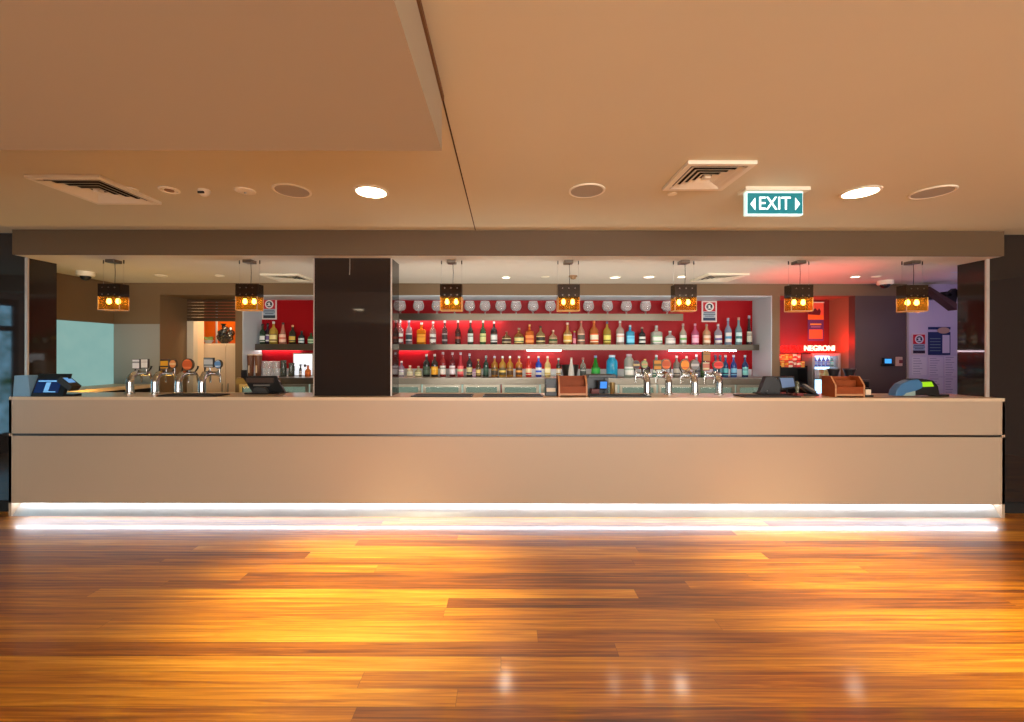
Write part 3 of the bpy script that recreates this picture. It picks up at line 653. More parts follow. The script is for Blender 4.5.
BEN = [
    (401.5, 361, 5.4, 'std', (190, 170, 200), .4, (WHT, (150, 110, 170)), WHT, 'small pale violet bottle'),
    (410, 365.5, 6.2, 'std', (236, 226, 190), .5, ((244, 240, 214), (150, 170, 110)), (246, 220, 200), 'small cream bottle'),
    (418.5, 366, 6.6, 'squat', (214, 206, 150), .5, ((244, 236, 190), (110, 140, 70)), (200, 150, 150), 'small bottle with yellow green label'),
    (426.5, 354, 7.0, 'std', (18, 22, 22), .85, ((70, 90, 70), (30, 40, 36)), WHT, 'black bottle with white cap'),
    (434.7, 354, 7.0, 'std', (40, 26, 20), .8, ((240, 170, 30), (250, 210, 90)), (210, 190, 190), 'dark bottle with orange yellow label'),
    (443, 352, 6.0, 'std', (190, 40, 40), .45, ((232, 228, 220), (60, 90, 70)), (180, 160, 170), 'red bottle with white label'),
    (452.5, 352.3, 6.0, 'std', (110, 16, 24), .6, ((226, 220, 226), (110, 30, 40)), (190, 170, 180), 'deep red bottle with small white label'),
    (460.6, 352.3, 6.4, 'cone', (220, 60, 76), .45, ((230, 110, 110), (200, 210, 170)), (190, 170, 180), 'pinkish red tapering bottle'),
    (469.5, 353.5, 6.0, 'std', (28, 26, 30), .8, ((200, 190, 140), (40, 40, 40)), (190, 180, 190), 'black bottle with pale gold label'),
    (478.4, 359, 5.2, 'std', (90, 60, 26), .6, ((220, 196, 120), (90, 60, 30)), (210, 150, 80), 'small brown bottle with gold top'),
    (486, 355.5, 5.6, 'std', (20, 50, 40), .8, ((30, 70, 56), (70, 110, 90)), (150, 160, 160), 'dark green bottle'),
    (494.6, 356, 6.8, 'std', (206, 140, 50), .45, ((60, 50, 30), (206, 160, 70)), (200, 190, 210), 'gold syrup bottle with lilac cap'),
    (502.6, 356, 7.0, 'std', (226, 176, 70), .45, ((90, 80, 50), (236, 206, 110)), WHT, 'gold syrup bottle with white pourer'),
    (510, 356, 6.6, 'std', (220, 160, 50), .45, ((90, 60, 30), (226, 180, 80)), WHT, 'amber syrup bottle with white pourer'),
    (519, 356, 6.6, 'std', (226, 150, 50), .45, ((80, 50, 30), (226, 160, 70)), WHT, 'orange amber syrup bottle'),
    (528.6, 356, 6.0, 'std', (226, 50, 40), .5, ((240, 220, 180), (226, 70, 50)), WHT, 'red syrup bottle with white neck'),
    (538.6, 356, 6.0, 'std', (30, 80, 220), .55, ((226, 230, 236), (40, 90, 214)), WHT, 'bright blue syrup bottle'),
    (547.6, 356, 6.0, 'std', (240, 226, 150), .5, ((246, 236, 190), (226, 206, 110)), WHT, 'pale yellow syrup bottle'),
    (558.5, 358, 4.6, 'std', (40, 30, 26), .7, ((220, 214, 200), (190, 150, 60)), WHT, 'slim black and gold bottle'),
    (571.3, 357.5, 6.4, 'cone', (232, 230, 226), .8, None, (190, 160, 140), 'white conical bottle before the ice bucket'),
    (583, 357.5, 6.0, 'std', (170, 180, 170), .35, ((60, 70, 70), (200, 210, 206)), (170, 110, 100), 'clear bottle with dark label'),
    (595.5, 355.5, 9.2, 'cone', (20, 150, 30), .5, ((40, 170, 60), (20, 120, 30)), (120, 150, 190), 'wide bright green bottle'),
    (612, 355, 11.0, 'jug', (20, 180, 236), .6, None, (190, 216, 240), 'large sky blue bottle'),
    (629, 354, 9.6, 'jug', (206, 226, 216), .35, ((236, 240, 236), (90, 160, 130)), (180, 160, 170), 'large clear jug bottle with green print'),
    (645, 359, 7.5, 'std', (60, 44, 30), .7, ((60, 40, 60), (140, 150, 90)), (240, 200, 110), 'dark bottle with gold cap behind a tap'),
    (656.3, 355, 8.2, 'cone', (140, 206, 180), .4, ((226, 240, 232), (50, 110, 110)), (200, 200, 216), 'clear green tinted bottle'),
    (676.6, 355.5, 6.6, 'std', (150, 150, 140), .5, ((180, 180, 170), (80, 80, 80)), (255, 250, 252), 'grey labelled bottle with white cap'),
    (686.6, 356, 6.6, 'std', (170, 120, 60), .5, ((190, 160, 110), (110, 80, 50)), (255, 244, 240), 'amber bottle with white cap'),
    (696.5, 354.5, 6.6, 'std', (110, 130, 150), .6, ((110, 120, 130), (60, 60, 70)), (246, 246, 255), 'grey blue bottle'),
    (703, 356, 5.0, 'std', (40, 70, 30), .7, ((60, 90, 40), (30, 50, 20)), (60, 60, 50), 'dark olive bottle'),
    (715.5, 355, 4.6, 'std', (30, 46, 90), .7, ((60, 120, 150), (30, 40, 80)), (40, 60, 90), 'slim navy bottle behind the last tap'),
    (720.3, 355, 4.6, 'std', (36, 56, 90), .7, ((70, 130, 150), (30, 40, 80)), (60, 80, 100), 'slim slate blue bottle'),
    (725.5, 355, 5.2, 'tall', (20, 60, 120), .65, ((90, 190, 200), (20, 40, 80)), (190, 206, 210), 'blue bottle with turquoise label'),
    (733.6, 355, 5.8, 'tall', (20, 60, 150), .65, ((120, 190, 226), (20, 50, 110)), (170, 190, 206), 'bright blue bottle with pale label'),
    (745, 355, 5.8, 'tall', (20, 50, 110), .65, ((120, 206, 206), (20, 40, 80)), (150, 180, 190), 'blue green bottle'),
]
dB = 5.49
for k, (px, top, w, st, col, bd, lab, cap, txt) in enumerate(BEN):
    dd = dB + (0.05 if px in (571.3,) else 0)
    if px == 571.3: dd = dB - .11
    H = Z(px, top, dd) - ZK
    bottle((W(px, dd), dd, ZK), H, w * dd / F, st, col, bd, lab, cap, f'{txt}, {ordn(k)} along the back bench past the pillar', 'bottles on the back bench')
# ice bucket
t = thing('ice_bucket', (W(570, 5.57), 5.57, ZK), 'black tapered ice bucket behind the white conical bottle', 'bucket')
rr = 8.8 * 5.56 / F; hb = Z(570, 364.8, 5.56) - ZK
MB().lathe([(rr * .72, 0), (rr * .75, .005), (rr, hb), (rr * .95, hb), (rr * .7, .012)], 24).build('pail', mat('bucket_black', (34, 30, 28), .35), t, smooth=40)
MB().lathe([(rr * 1.0, hb - .008), (rr * 1.04, hb - .006), (rr * 1.04, hb), (rr * 1.0, hb + .001)], 24, closed=True).build('rim', M_black, t, smooth=40)
# little box between bottles
t = thing('carton', (W(474.2, 5.47), 5.47, ZK), 'small mauve carton between two dark bottles', 'box')
MB().box(-.022, .022, -.02, .02, 0, .1).build('body', mat('carton_mauve', (150, 110, 140), .6), t, bevel=.002)
MB().box(-.021, .021, -.0215, -.02, .02, .06).build('label', banded('carton_label', (200, 180, 190), (120, 80, 120)), t)

# globe glasses
M_clear = glass('clear_glassware', (250, 250, 250), .16, .03)
gx = (400.5, 418.5, 437, 454.8, 469.7, 485, 500.7, 516, 533, 550.3, 569.5, 588.5, 607.5, 626.3, 645.5, 667)
g0 = None
for k, px in enumerate(gx):
    loc = (W(px, dS), dS, ZU)
    lab = f'footed globe glass, {ordn(k)} along the upper shelf from the pillar'
    if g0 is None:
        t = thing('globe_glass', loc, lab, 'glass', 'globe glasses on the upper shelf')
        u = .068
        MB().lathe([(.034, 0), (.036, .004), (.012, .01), (.010, .03)], 20).build('foot', M_clear, t, smooth=50)
        MB().lathe([(.010, .03), (.014, .04), (.05, .052), (.070, .08), (.074, .108), (.070, .138), (.058, .172), (.056, .172), (.067, .138), (.071, .108), (.067, .082), (.048, .056), (.01, .046)], 24).build('bowl', M_clear, t, smooth=60)
        MB().lathe([(.057, .167), (.060, .1715), (.057, .176), (.053, .1715)], 24, closed=True).build('rim', mat('glass_rim', (240, 240, 240), .1), t, smooth=60)
        g0 = t
    else: dup(g0, loc, lab)

# left end of the bench: beakers, tumblers, light box
for k, px in enumerate((250.8, 258.3)):
    t = thing('tall_beaker', (W(px, 5.45), 5.45, ZK), ('tall brown beaker at the very end of the bench by the doorway', 'tall brown beaker beside the clear tumblers')[k], 'cup', 'tall brown beakers')
    MB().lathe([(.03, 0), (.032, .004), (.043, .29), (.040, .29), (.03, .01)], 20).build('cup', mat('beaker_brown', (110, 66, 40), .4), t, smooth=40)
    MB().lathe([(.043, .278), (.046, .284), (.046, .292), (.041, .292)], 20, closed=True).build('rim', M_cream, t, smooth=40)
    MB().patch(.036, .05, .24, PI * 1.35, PI * 1.55, 6).build('stripe', M_cream, t)
t0 = None
for k, (px, dd) in enumerate(((264.6, 5.52), (268.6, 5.42), (272.8, 5.52), (276.6, 5.42))):
    lab = ['clear tumbler beside the brown beakers', 'second clear tumbler from the brown beakers', 'clear tumbler third from the brown beakers', 'clear tumbler next to the dark glass jugs'][k]
    loc = (W(px, dd), dd, ZK)
    if t0 is None:
        t0 = thing('tumbler', loc, lab, 'glass', 'clear tumblers on the bench')
        MB().lathe([(.03, 0), (.031, .01), (.038, .20), (.035, .20), (.028, .014)], 18).build('wall', M_clear, t0, smooth=40)
        MB().lathe([(.035, .197), (.038, .2), (.036, .203), (.034, .2)], 18, closed=True).build('rim', mat('glass_rim', (240, 240, 240), .1), t0, smooth=60)
    else: dup(t0, loc, lab)
for k, (px, h) in enumerate(((283.5, .215), (291.5, .18))):
    t = thing('glass_jug', (W(px, 5.46), 5.46, ZK), ('smoky glass jug beside the tumblers', 'shorter smoky glass jug beside the white light panel')[k], 'jug', 'smoky jugs on the bench')
    MB().lathe([(.036, 0), (.038, .005), (.037, h * .6), (.033, h * .8), (.038, h), (.035, h), (.030, h * .8), (.034, h * .6), (.034, .01)], 20).build('body', glass('smoky_glass', (120, 122, 110), .4), t, smooth=50)
    MB().tube([(.035, -.01, h * .8), (.05, -.025, h * .75), (.052, -.027, h * .45), (.036, -.012, h * .3)], .006, 8).build('handle', glass('smoky_glass', (120, 122, 110), .4), t, smooth=60)
t = thing('light_panel', (W(303, 5.6), 5.6, ZK), 'white backlit panel leaning behind an orange bottle', 'panel')
MB().box(-.135, .135, 0, .03, 0, .31).build('frame', M_greyplastic, t, bevel=.003)
MB().box(-.125, .125, -.003, 0, .01, .295).build('face', mat('panel_white', (240, 240, 245), .4, emit=(225, 232, 240), strength=.75), t)
MB().lathe([(.012, 0), (.02, .01), (.016, .03), (.004, .034)], 12, Matrix.Translation((.03, -.004, .14)) @ Matrix.Rotation(PI / 2, 4, 'X') @ Matrix.Scale(.1, 4, (0, 0, 1))).build('printed_emblem', M_dark, t)
bottle((W(308, 5.47), 5.47, ZK), .15, .075, 'squat', (236, 120, 40), .6, ((240, 130, 50), (226, 100, 30)), (150, 90, 60), 'short orange bottle before the white light panel', None)
bottle((W(300.5, 5.5), 5.5, ZK), .16, .035, 'std', (60, 40, 40), .8, ((230, 226, 220), (60, 40, 40)), BLK, 'slim dark bottle before the white light panel', None)

# licence signs
def licence_sign(name, xc, zc, y, w, h, label, bg, nav, ring=WHT):
    t = thing(name, (xc, y, zc - h / 2), label, 'sign', 'red licence notices')
    MB().box(-w / 2, w / 2, -.006, 0, 0, h).build('border', mat('notice_border', (224, 210, 206), .5), t)
    e = .09 * w
    MB().box(-w / 2 + e, w / 2 - e, -.008, -.006, h * .5, h - e).build('red_field', mat('notice_red_%d' % bg[0], bg, .5), t)
    MB().box(-w / 2 + e, w / 2 - e, -.008, -.006, e, h * .2).build('dark_field', mat('notice_navy_%d' % nav[0], nav, .5), t)
    MB().box(-w / 2 + e, w / 2 - e, -.008, -.006, h * .2, h * .5).build('text_field', mat('notice_band', (168, 184, 196), .5), t)
    R = Matrix.Translation((0, -.0085, h * .72)) @ Matrix.Rotation(PI / 2, 4, 'X')
    cz = MB(); n = 28; r0, r1 = w * .21, w * .29
    cz.lathe([(r0, -.0005), (r1, -.0005), (r1, .0025), (r0, .0025)], n, R, closed=True)
    cz.build('ring', mat('ring_white', ring, .5), t)
    MB().cyl(r0, -.0008, .0018, 24, R).build('disc', mat('notice_disc', (40, 56, 66), .5), t)
    tx = MB()
    tx.box(-.06 * w, .06 * w, -.0125, -.0105, h * .66, h * .8)
    tx.box(-.14 * w, .14 * w, -.0125, -.0105, h * .635, h * .67)
    tx.box(-.13 * w, -.02 * w, -.0125, -.0105, h * .745, h * .775)
    tx.build('emblem', mat('ring_white', ring, .5), t)
    ln = MB()
    for zz, ww in ((.42, .36), (.34, .4), (.26, .3)): ln.box(-ww * w, ww * w, -.0095, -.008, h * zz, h * (zz + .035))
    ln.build('printed_lines', mat('notice_ink', (48, 66, 92), .6), t)
    return t
dq = nb - .002
licence_sign('licence_notice', W(709, dq), Z(709, 311.5, dq), dq, 15 * dq / F, 21 * dq / F, 'red licence notice with white ring emblem above the middle shelf', (196, 18, 36), (20, 50, 84))
licence_sign('licence_notice', W(269.5, dq), Z(269.5, 309, dq), dq, 14.5 * dq / F, 21 * dq / F, 'red licence notice behind the second pendant by the doorway', (190, 20, 40), (30, 50, 60))

# ================================================================== ON THE COUNTER
def mat_runner(px0, px1, label):
    d0, d1 = 3.845, 4.045
    x0, x1 = W(px0, 3.86), W(px1, 3.86)
    t = thing('bar_mat', ((x0 + x1) / 2, d0, ZT), label, 'mat', 'black rubber bar mats')
    w = (x1 - x0) / 2
    MB().box(-w, w, 0, d1 - d0, 0, .006).build('mat_base', M_rubber, t)
    r = MB()
    for a, b, c, d in ((-w, w, 0, .008), (-w, w, d1 - d0 - .008, d1 - d0), (-w, -w + .008, .008, d1 - d0 - .008), (w - .008, w, .008, d1 - d0 - .008)): r.box(a, b, c, d, .006, .011)
    r.build('raised_rim', M_black, t)
mat_runner(411, 472, 'black bar mat closest to the black pillar')
mat_runner(483, 543, 'black bar mat before the smaller wooden box')
mat_runner(590, 651, 'black bar mat between wooden box and curved taps')
mat_runner(744, 800, 'black bar mat under the till by the larger wooden box')
mat_runner(158, 217, 'black bar mat in front of the taps by the doorway')

# beer taps
def lens_badge(parent, x, y, z, w, h, shape, c1, c2):
    R = Matrix.Translation((x, y, z))
    if shape == 'round':
        Q = R @ Matrix.Rotation(PI / 2, 4, 'X') @ Matrix.Diagonal((w / 2, h / 2, 1, 1))
        b = MB().cyl(1, -.012, .012, 24, Q).build('badge', mat('badge_rim', (96, 84, 66), .35, metal=.6), parent)
        MB().cyl(.86, .012, .015, 24, Q).build('badge_face', banded('badge_%d_%d_%d_%d' % (*c1, c2[0]), c1, c2), b)
    else:
        b = MB().box(-w / 2, w / 2, -.012, .012, -h / 2, h / 2, R).build('badge', mat('badge_dark', (60, 54, 50), .35), parent, bevel=.003)
        MB().box(-w / 2 * .88, w / 2 * .88, -.015, -.012, -h / 2 * .88, h / 2 * .88, R).build('badge_face', banded('badge_%d_%d_%d_%d' % (*c1, c2[0]), c1, c2), b)
def beer_tap(px, d, label, badges, group, handles=2, s=1.0):
    t = thing('beer_tap', (W(px, d), d, ZT), label, 'beer tap', group)
    MB().lathe([(.046, 0), (.046, .008), (.036, .014), (.035, .02)], 24).build('base', M_chrome, t, smooth=40)
    pts = []; rad = []
    for k in range(15):
        a = k / 14
        if a < .45:
            pts.append((0, 0, .016 + a / .45 * .10)); rad.append(.034 - .002 * a)
        else:
            q = (a - .45) / .55 * PI * .52
            pts.append((0, .10 * (1 - math.cos(q)), .116 + .085 * math.sin(q))); rad.append(.033 - .010 * (a - .45))
    MB().tube(pts, rad, 18).build('column', M_chrome, t, smooth=60)
    MB().tube([(-.075, .115, .196), (.075, .115, .196)], .02, 14).build('head', M_chrome, t, smooth=60)
    xs = (-.05, .05) if handles == 2 else (0.05,)
    for x in xs:
        sp = MB().tube([(x, .125, .196), (x, .165, .192), (x, .185, .17), (x, .19, .10)], [.013, .012, .010, .008], 10).build('spout', M_chrome, t, smooth=60)
        MB().tube([(x * 1.3, .125, .205), (x * 1.55, .15, .245), (x * 1.6, .155, .27)], [.005, .008, .009], 10).build('handle', M_black, t, smooth=60)
    for (dx, dz, w, h, shp, c1, c2) in badges:
        MB().tube([(dx, .115, .20), (dx, .112, .215 + dz)], .007, 8).build('badge_stem', M_chrome, t, smooth=60)
        lens_badge(t, dx, .10, .262 + dz, w, h, shp, c1, c2)
    return t
GL, GR = 'beer taps near the kitchen doorway', 'beer taps on the longer stretch of counter'
beer_tap(130, 4.10, 'beer tap with white and black square badges, closest to the teal panel', [(-.02, .03, .075, .1, 'sq', (236, 230, 226), (30, 26, 30)), (.065, .035, .07, .095, 'sq', (236, 228, 214), (206, 190, 180))], GL)
beer_tap(155, 4.10, 'beer tap with yellow and black square badge beside an orange one', [(.02, .03, .085, .1, 'sq', (226, 160, 20), (30, 24, 16)), (.105, .032, .075, .09, 'round', (226, 140, 70), (236, 190, 130))], GL)
beer_tap(178.5, 4.10, 'beer tap with a single round orange red badge', [(.02, .025, .115, .125, 'round', (206, 90, 30), (230, 120, 60))], GL)
beer_tap(202, 4.10, 'beer tap with grey crest and round blue badge, closest to the doorway', [(.0, .045, .1, .1, 'sq', (190, 190, 186), (110, 120, 120)), (.095, .03, .075, .09, 'round', (90, 140, 190), (190, 206, 220))], GL)
beer_tap(647, 4.10, 'beer tap with dark and green badges beside the blue bottle', [(-.075, .03, .07, .09, 'round', (60, 40, 70), (190, 170, 110)), (.005, .035, .07, .08, 'round', (150, 170, 110), (200, 150, 110))], GR)
beer_tap(668.5, 4.10, 'beer tap with orange and gold badges, second of the longer stretch', [(-.075, .03, .08, .1, 'sq', (206, 140, 30), (110, 90, 20)), (.012, .035, .1, .11, 'round', (190, 80, 24), (226, 110, 40))], GR)
beer_tap(694.5, 4.10, 'beer tap with bright orange and silver badges, third of the longer stretch', [(-.055, .03, .095, .115, 'round', (240, 150, 30), (226, 110, 20)), (.045, .03, .09, .11, 'round', (120, 124, 130), (190, 190, 190))], GR)
beer_tap(719, 4.10, 'beer tap with tall brown plaque and red oval badge', [(-.08, .12, .08, .11, 'sq', (170, 120, 60), (120, 100, 70)), (.04, .03, .11, .085, 'round', (206, 30, 30), (236, 90, 80)), (-.085, .015, .075, .09, 'sq', (190, 120, 100), (206, 200, 160))], GR)

# wooden caddies
def caddy(px0, px1, d, ztop, label):
    x0, x1 = W(px0, d), W(px1, d); w = (x1 - x0) / 2; h = ztop - ZT; D = .165
    t = thing('wooden_box', ((x0 + x1) / 2, d, ZT), label, 'wooden box', 'wooden boxes on the counter')
    for s in (-1, 1):
        a, b = (s * w, s * (w - .014))
        sd = MB().prism([(0, 0), (D, 0), (D, h), (D * .35, h), (0, h * .58)], 'x', min(a, b), max(a, b)).build('side_panel', M_wood, t)
        MB().prism([(-.002, 0.002), (0, 0.002), (0, h * .58), (D * .35, h), (D, h), (D, h + .002), (D * .35 - .002, h + .002), (-.002, h * .585)], 'x', min(a, b) , max(a, b)).build('pale_edge', M_woodedge, sd)
    i = w - .014
    MB().box(-i, i, .004, .016, h * .16, h * .5).build('front_panel', M_wood, t)
    MB().box(-i, i, D - .014, D, 0, h * .97).build('back_panel', M_wood, t)
    MB().box(-i, i, .016, D - .014, 0.012, .024).build('bottom_panel', M_wood, t)
    MB().box(-i, i, .002, .016, h * .06, h * .16).build('front_rail', M_woodedge, t)
    MB().box(-i, i, D * .5, D * .5 + .008, .024, h * .8).build('divider', M_wood, t)
caddy(558.5, 587.5, 3.9, Z(572, 375.8, 3.95), 'smaller open wooden box beside the black caddies in mid counter')
caddy(835, 865, 3.88, Z(845, 376.2, 3.95), 'larger open wooden box before the red alcove')
# black caddies
t = thing('card_caddy', (W(551.3, 3.95), 3.95, ZT), 'small black caddy of cream cards beside the smaller wooden box', 'caddy')
MB().box(-.055, .055, .03, .10, 0, .165).box(-.055, .055, 0, .03, 0, .04).box(-.055, -.047, 0, .03, .04, .12).box(.047, .055, 0, .03, .04, .12).build('body', M_black, t, bevel=.003)
MB().box(-.042, .042, .012, .028, .03, .075).build('cards', M_cream, t)
t = thing('card_caddy', (W(870, 3.9), 3.9, ZT), 'small black caddy of cream cards beside the larger wooden box', 'caddy')
MB().box(-.036, .036, .03, .08, 0, .085).box(-.036, .036, 0, .03, 0, .02).build('body', M_black, t, bevel=.003)
MB().box(-.03, .02, .01, .028, .02, .07).build('cards', M_cream, t)
t = thing('payment_stand', (W(602, 4.105), 4.105, ZT), 'black shelf stand with a small blue screen beside the smaller wooden box', 'stand')
MB().box(-.135, .145, .0, .16, .165, .195).build('tray', M_black, t, bevel=.004)
MB().box(-.125, -.10, .1, .15, 0, .165).box(.05, .09, .1, .15, 0, .165).box(-.125, .09, .13, .15, .0, .165).build('upright', M_black, t)
sc = MB().box(-.03, .06, .05, .07, .03, .125, Matrix.Rotation(.2, 4, 'X')).build('terminal', M_black, t, bevel=.003)
MB().box(-.01, .055, .044, .05, .05, .118, Matrix.Rotation(.2, 4, 'X')).build('terminal_screen', mat('terminal_blue', (40, 90, 170), .2, emit=(70, 140, 230), strength=.8), sc)
MB().box(-.095, -.02, .03, .1, 0, .05).build('card_tray', mat('tray_red', (110, 40, 36), .5), t)
MB().lathe([(.022, 0), (.024, .004), (.027, .115), (.024, .115), (.02, .01)], 16, Matrix.Translation((.118, .06, 0))).build('straw_cup', mat('straw_cup', (150, 120, 70), .4, metal=.5), t, smooth=40)

# till beside the left jamb
t = thing('point_of_sale_till', (W(45, 3.86), 3.83, ZT), 'tilted black till with blue screen on the counter end by the black glass jamb', 'till')
ux = lambda px: W(px, 3.86) - W(45, 3.86)
uz = lambda py: Z(40, py, 3.86) - ZT
MB().prism([(ux(16.5), 0), (ux(33.5), 0), (ux(31.5), uz(375)), (ux(18), uz(375.5))], 'y', .0, .085).build('printer', mat('printer_blue_grey', (120, 160, 186), .5), t, bevel=.004)
MB().prism([(0.0, 0), (.03, 0), (.09, uz(374)), (.07, uz(374))], 'x', ux(34), ux(66)).build('screen_housing', M_black, t, bevel=.003)
pl = MB()
sl = math.atan2(.07, uz(374))
M2 = Matrix.Translation((ux(48), .006, .012)) @ Matrix.Rotation(-sl, 4, 'X')
h2 = uz(374) / math.cos(sl)
pl.box(ux(59.5) - ux(47.5), -(ux(59.5) - ux(47.5)), -.006, -.001, h2 * .1, h2 * .68, M2)
pl.build('screen', mat('till_screen', (16, 30, 60), .1, emit=(30, 70, 140), strength=.2), t)
ic = MB(); ic.box(-.02, .02, -.009, -.006, h2 * .18, h2 * .55, M2); ic.box(-.1, .1, -.009, -.006, h2 * .58, h2 * .64, M2); ic.box(-.02, .09, -.009, -.006, h2 * .12, h2 * .16, M2)
ic.build('screen_icons', mat('till_icons', (120, 180, 230), .2, emit=(110, 180, 235), strength=.45), t)
kb = Matrix.Translation((ux(67), .05, uz(383))) @ Matrix.Rotation(math.radians(38), 4, 'Y')
MB().box(-.075, .075, -.04, .05, -.035, .02, kb).build('card_reader', mat('reader_dark', (44, 40, 32), .4), t, bevel=.006)
MB().box(-.05, .02, -.03, .03, .02, .024, kb).build('reader_screen', mat('reader_lcd', (90, 140, 190), .2, emit=(100, 160, 220), strength=.6), t)
MB().box(ux(45), ux(74), .03, .10, 0, .02).build('foot', M_black, t)
# till seen from behind near the doorway
d = 4.16
t = thing('point_of_sale_till', (W(263, d), d, ZT), 'black till seen from behind in front of the clear tumblers', 'till')
vx = lambda px: W(px, d) - W(263, d)
vz = lambda py: Z(263, py, d) - ZT
MB().prism([(vx(241.5), vz(376)), (vx(276), vz(376)), (vx(285.5), vz(393.5)), (vx(253), vz(393.5))], 'y', 0, .03).build('screen_back', M_black, t, bevel=.004)
MB().box(vx(247), vx(274), -.012, 0, vz(382.5), vz(378)).build('rear_rail', mat('till_brown', (70, 52, 42), .4), t)
MB().box(vx(254), vx(270), -.012, 0, vz(386), vz(384.5)).build('vent_slot', M_steel, t)
MB().prism([(vx(255), 0), (vx(272), 0), (vx(268), vz(387)), (vx(258), vz(387))], 'y', -.06, -.015).build('stand', mat('till_grey', (60, 58, 56), .35), t, bevel=.004)
MB().box(vx(250), vx(284), -.09, .09, 0, .012).build('foot', M_black, t)
MB().box(vx(241), vx(246), .0, .02, vz(378), vz(370)).build('card_swipe', M_black, t)
# till side-on by the larger box
d = 4.11
t = thing('point_of_sale_till', (W(772, d), d, ZT), 'black till seen side-on with a small lit customer display', 'till')
vx = lambda px: W(px, d) - W(772, d)
vz = lambda py: Z(772, py, d) - ZT
MB().prism([(vx(760), vz(393)), (vx(766), vz(393)), (vx(778), vz(376.5)), (vx(766.5), vz(376.5))], 'y', 0, .06).build('screen_body', M_black, t, bevel=.003)
MB().prism([(vx(766), 0), (vx(781), 0), (vx(782), vz(381)), (vx(776), vz(378))], 'y', .01, .05).build('stand', M_black, t, bevel=.003)
MB().prism([(vx(766.5), vz(392)), (vx(768.5), vz(392)), (vx(773.5), vz(384.5)), (vx(771.5), vz(384.5))], 'y', .012, .02).build('bracket', M_steel, t)
cd = MB().prism([(vx(782), vz(390)), (vx(797.5), vz(388)), (vx(795), vz(376.5)), (vx(778.5), vz(376.5))], 'y', .01, .03).build('customer_display', M_black, t, bevel=.003)
MB().prism([(vx(783), vz(388)), (vx(795.5), vz(386.4)), (vx(793.5), vz(378)), (vx(780.5), vz(378))], 'y', .006, .0095).build('display_screen', mat('display_grey', (70, 84, 110), .2, emit=(110, 130, 160), strength=.5), cd)
MB().tube([(vx(789), .03, .012), (vx(789), .03, vz(388))], .008, 8).build('display_stem', M_black, t)
MB().box(vx(762), vx(793), 0, .155, 0, .012).build('foot', M_black, t)
# handset, little glass
d = 4.0
t = thing('phone', (W(812, d), d, ZT), 'slanted grey phone lying before the drinks fridge', 'phone')
M3 = Matrix.Translation((0, .05, .05)) @ Matrix.Rotation(math.radians(32), 4, 'Y')
MB().box(-.085, .075, -.04, .05, -.014, .012, M3).build('cradle', M_black, t, bevel=.004)
MB().box(-.08, .06, -.035, .0, .012, .028, M3).build('handset', mat('phone_grey', (150, 138, 126), .45), t, bevel=.006)
MB().box(-.07, .07, .0, .11, 0, .015).build('foot', M_black, t)
t = thing('small_trinket', (W(800.5, d), d, ZT), 'small clear figurine with a red base beside the customer display', 'ornament')
MB().box(-.03, .03, 0, .06, 0, .025).build('base', mat('trinket_red', (130, 50, 50), .5), t, bevel=.004)
MB().lathe([(.018, .025), (.012, .05), (.024, .08), (.014, .1), (.02, .118), (.006, .14)], 14, Matrix.Translation((-.01, .03, 0))).build('figure', glass('trinket_glass', (150, 150, 120), .35), t, smooth=60)
# payment device by the right jamb
d = 3.93
t = thing('eftpos_terminal', (W(913, d), d, ZT), 'rounded black payment device with lime green screen and blue cover', 'terminal')
vx = lambda px: W(px, d) - W(913, d)
vz = lambda py: Z(913, py, d) - ZT
def arch(pxs): return [(vx(a + 4), vz(b)) for a, b in pxs]
MB().prism(arch([(909, 395.5), (938.5, 395.5), (936.5, 386), (931.5, 380.5), (921, 378.8), (909, 379)]), 'y', .02, .09).build('body', M_black, t, bevel=.006)
MB().prism(arch([(891.5, 396), (893, 390), (898, 384), (906, 380.3), (915, 379.4), (919, 383), (919, 388), (912, 391), (903, 393.2), (899.5, 396)]), 'y', -.0, .08).build('blue_cover', mat('cover_blue', (62, 112, 156), .35), t, bevel=.008)
MB().prism(arch([(900, 396), (903.5, 392.8), (912, 391), (912, 396)]), 'y', .005, .075).build('pale_base', mat('device_pale', (150, 170, 160), .4), t)
MB().prism(arch([(918, 382.2), (929, 381.8), (931.5, 386.5), (920.5, 387)]), 'y', .012, .0195).build('screen', mat('lime_screen', (130, 190, 20), .3, emit=(140, 200, 20), strength=.5), t)
MB().box(vx(938.5), vx(953), .03, .1, 0, .02).build('cable_tail', M_black, t, bevel=.003)

# ================================================================== KITCHEN DOORWAY
t = thing('roller_shutter', (-3.98, nb + .02, 1.955), 'dark brown roller shutter half lowered over the kitchen doorway', 'shutter')
sl = MB()
for k in range(7): sl.box(-.478, .478, .0, .02, .003 + k * .042, .003 + k * .042 + .038)
sl.build('slats', mat('shutter_brown', (66, 50, 34), .5), t)
MB().box(-.478, .478, -.004, .024, -.012, .002).build('bottom_rail', mat('shutter_rail', (84, 70, 54), .4, metal=.4), t)
t = thing('kitchen_cabinet', (-4.13, 6.13, 0), 'tall cream kitchen cabinet through the doorway', 'cabinet')
MB().box(-.45, .45, 0, .33, 0, 1.64).build('carcass', M_cream, t)
for a, b in ((-.445, -.005), (.005, .445)):
    dd = MB().box(a, b, -.018, 0, .05, 1.62).build('door', M_cream, t, bevel=.003)
    MB().box(a + .395 if a < 0 else a + .03, a + .407 if a < 0 else a + .042, -.036, -.018, .9, 1.05).build('handle', M_steel, dd)
t = thing('rubbish_bag', (W(224.5, 6.25), 6.27, 1.64), 'crumpled black plastic bag on top of the cream cabinet', 'bag')
b = MB(); bm = b.bm
bmesh.ops.create_icosphere(bm, subdivisions=4, radius=1)
rnd = random.Random(3)
from mathutils import noise as mn
